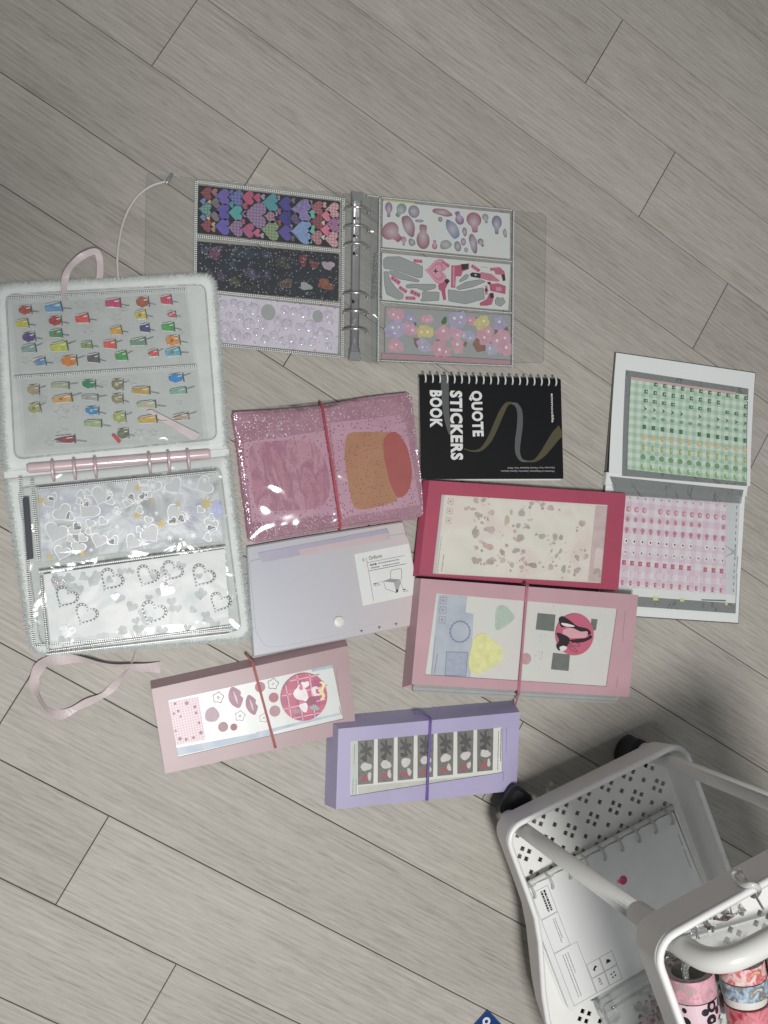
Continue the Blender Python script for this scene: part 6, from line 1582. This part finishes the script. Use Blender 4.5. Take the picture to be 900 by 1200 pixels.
M_redtape = patchy('red_tape', [C(196, 70, 84), C(220, 140, 150), C(170, 50, 60)], 120, .4)
M_whitetape = simple('plain_white_tape', C(220, 218, 212), .5)
def roll(label, cx, cy, r, h, mat, zc_=None, group='tape rolls in the upper tray'):
    """roll standing on its edge, its axis level; cx, cy = middle of its northern end, in the cart's axes"""
    t = Sub('tape_roll', label, 'tape', cx, cy, 330.6, -.2, group)
    n = 40; z = zc_ or (330.6 + r + .2)
    def rg(rad, y): return [(rad * math.cos(2 * math.pi * k / n), y, z + rad * math.sin(2 * math.pi * k / n)) for k in range(n)]
    m = MB(); m.loft([rg(r - 3.2, -.2), rg(r, -.2), rg(r, -h), rg(r - 3.2, -h), rg(r - 3.2, -.2)], cap=False)
    t.add(m, 'tape', mat)
    m = MB(); m.loft([rg(r - 4.8, 0), rg(r - 3.3, 0), rg(r - 3.3, -h - .1), rg(r - 4.8, -h - .1), rg(r - 4.8, 0)], cap=False)
    t.add(m, 'core', M_core)
    return t
def stack(cx, cy, items):
    for label, r, h, mat in items:
        roll(label, cx, cy, r, h, mat); cx += math.sin(-.2) * (h + .6); cy -= math.cos(-.2) * (h + .6)
stack(6, -32, [('pink camouflage tape roll standing at the front of the upper tray', 17.5, 16, M_pinktape), ('pink and black leopard print tape roll behind the camouflage roll', 17.5, 15, M_leo), ('plain white tape roll behind the leopard roll', 16.5, 12, M_whitetape)])
stack(48, -44, [('cream tape roll with red flowers beside the clear box wall', 17, 12, M_flotape), ('pale blue floral tape roll behind the red flower roll', 17, 12, M_bluetape), ('narrow white tape roll between the blue and red rolls', 15.5, 6, M_whitetape), ('red patterned tape roll at the lower right corner', 16.5, 16, M_redtape)])
stack(88, -56, [('dusty rose tape roll at the right edge of the tray', 16.5, 14, M_pinktape), ('second red tape roll at the right edge of the tray', 16.5, 14, M_redtape)])
# crinkled clear wrap lying on the tray's perforated floor
WR = Sub('clear_wrapper', 'crumpled clear plastic wrapper on the perforated floor of the upper tray', 'wrapper', 30, -14, 329, .1)
r7 = random.Random(12); gx, gy = 16, 5; vs_ = []; fs_ = []
for j in range(gy):
    for i in range(gx): vs_.append(((i - gx / 2) * 6.0 + r7.uniform(-2, 2), (j - gy / 2) * 4.5 + r7.uniform(-1.5, 1.5), 330 + r7.uniform(.5, 9)))
for j in range(gy - 1):
    for i in range(gx - 1): a = j * gx + i; fs_ += [[a, a + 1, a + gx], [a + 1, a + gx + 1, a + gx]]
WR.add(MB().add(vs_, fs_), 'wrap', film('crinkled_wrap', (.95, .96, .96), .05, (.8, .8, .8), 1.6, .08, .2, 60))

# ------------------------------------------------------------------ blue packet at the bottom edge
BP = Thing('packet', 'dark blue packet corner with a white round mark at the bottom edge', 'packet', [(571, 1183), (625, 1240), (575, 1290), (521, 1240)], 1.5)
BP.add(MB().prism(rpoly(BP.rect(), 1.5, 3), .1, 1.6, .3), 'sleeve', simple('navy_packet', C(22, 58, 128), .35))
BP.add(MB().ringslab(offset(BP.rect(), -.2), offset(BP.rect(), -1.0), 1.62, 1.7), 'edge_line', simple('teal_edge', C(36, 88, 110), .4))
cb = BP.L(570, 1197, 1.6)
BP.add(MB().prism(xf(circle(20), cb, 9), 1.62, 1.75), 'white_mark', M_paper)
BP.add(MB().prism(xf(circle(16), (cb[0], cb[1]), 4), 1.76, 1.8), 'mark_centre', MATS['navy_packet'])

# ------------------------------------------------------------------ the photographer's arm and phone, out of frame beside the lens; they shade the floor's top left corner
M_sleeve = simple('dark_sleeve_cloth', C(84, 86, 96), .85, bump=.6, bscale=300)
M_skin = simple('skin', C(206, 164, 142), .55, spec=.35)
PH = bpy.data.objects.new('smartphone', None); scene.collection.objects.link(PH)
PH.location = (-0.060, -0.068, 0.990); PH.rotation_euler = (0, math.radians(-8), 0)
PH['label'] = 'dark smartphone held up over the floor by the sleeved arm'; PH['category'] = 'phone'
MB().prism(rrect(-37, 37, -77, 77, 10, 5), -4, 4, 1.2).build('phone_body', M_black, PH)
MB().prism(rrect(-34.5, 34.5, -74, 74, 8, 5), 4.05, 4.3).build('screen', simple('phone_glass', C(20, 22, 26), .1), PH)
MB().prism(rrect(6, 32, 46, 72, 6, 4), -5.2, -4.05).build('camera_bump', M_black, PH)
PE = bpy.data.objects.new('person', None); scene.collection.objects.link(PE)
PE.location = (.058, -.02, 0)
PE['label'] = 'arm in a dark sleeve reaching in to hold up a phone'; PE['category'] = 'person'
def skinned(name, chain, mat, sub=2):
    """chain: list of branches, each a list of ((x, y, z) mm, radius mm); all branches start from the first point of the first one"""
    vs, es, rs = [], [], []
    for bi, br in enumerate(chain):
        prev = None if bi == 0 else br[0]
        start = 0
        if bi > 0: last = br[0]; seq = br[1:]
        else: last = None; seq = br
        for co, r in seq:
            vs.append(tuple(c / 1000 for c in co)); rs.append(r / 1000)
            if last is not None: es.append((last, len(vs) - 1))
            last = len(vs) - 1
    me = bpy.data.meshes.new(name); me.from_pydata(vs, es, []); o = link(name, me, PE)
    sk = o.modifiers.new('skin', 'SKIN')
    for v, r in zip(me.skin_vertices[0].data, rs): v.radius = (r, r)
    me.skin_vertices[0].data[0].use_root = True
    ss = o.modifiers.new('sub', 'SUBSURF'); ss.levels = sub; ss.render_levels = sub
    me.materials.append(mat)
    return o
hand = [[((-235, -62, 930), 24), ((-205, -50, 940), 22), ((-165, -32, 958), 29), ((-142, -20, 966), 29)],
        [2, ((-150, -55, 975), 11), ((-122, -60, 992), 9), ((-98, -52, 1002), 8)],
        [3, ((-122, 12, 962), 9.5), ((-98, 20, 962), 8.5), ((-82, 20, 968), 7.5)],
        [3, ((-134, 18, 960), 9.5), ((-116, 36, 962), 8.8), ((-100, 44, 974), 7.8)],
        [3, ((-150, 20, 960), 9.2), ((-140, 42, 964), 8.4), ((-126, 52, 978), 7.4)],
        [3, ((-166, 12, 960), 8.6), ((-164, 34, 966), 7.8), ((-152, 46, 980), 7.0)]]
skinned('hand', hand, M_skin)
skinned('sleeve', [[((-222, -58, 934), 33), ((-300, -90, 900), 42), ((-420, -150, 850), 50), ((-500, -200, 840), 55), ((-600, -330, 960), 60), ((-660, -440, 1100), 66)]], M_sleeve)
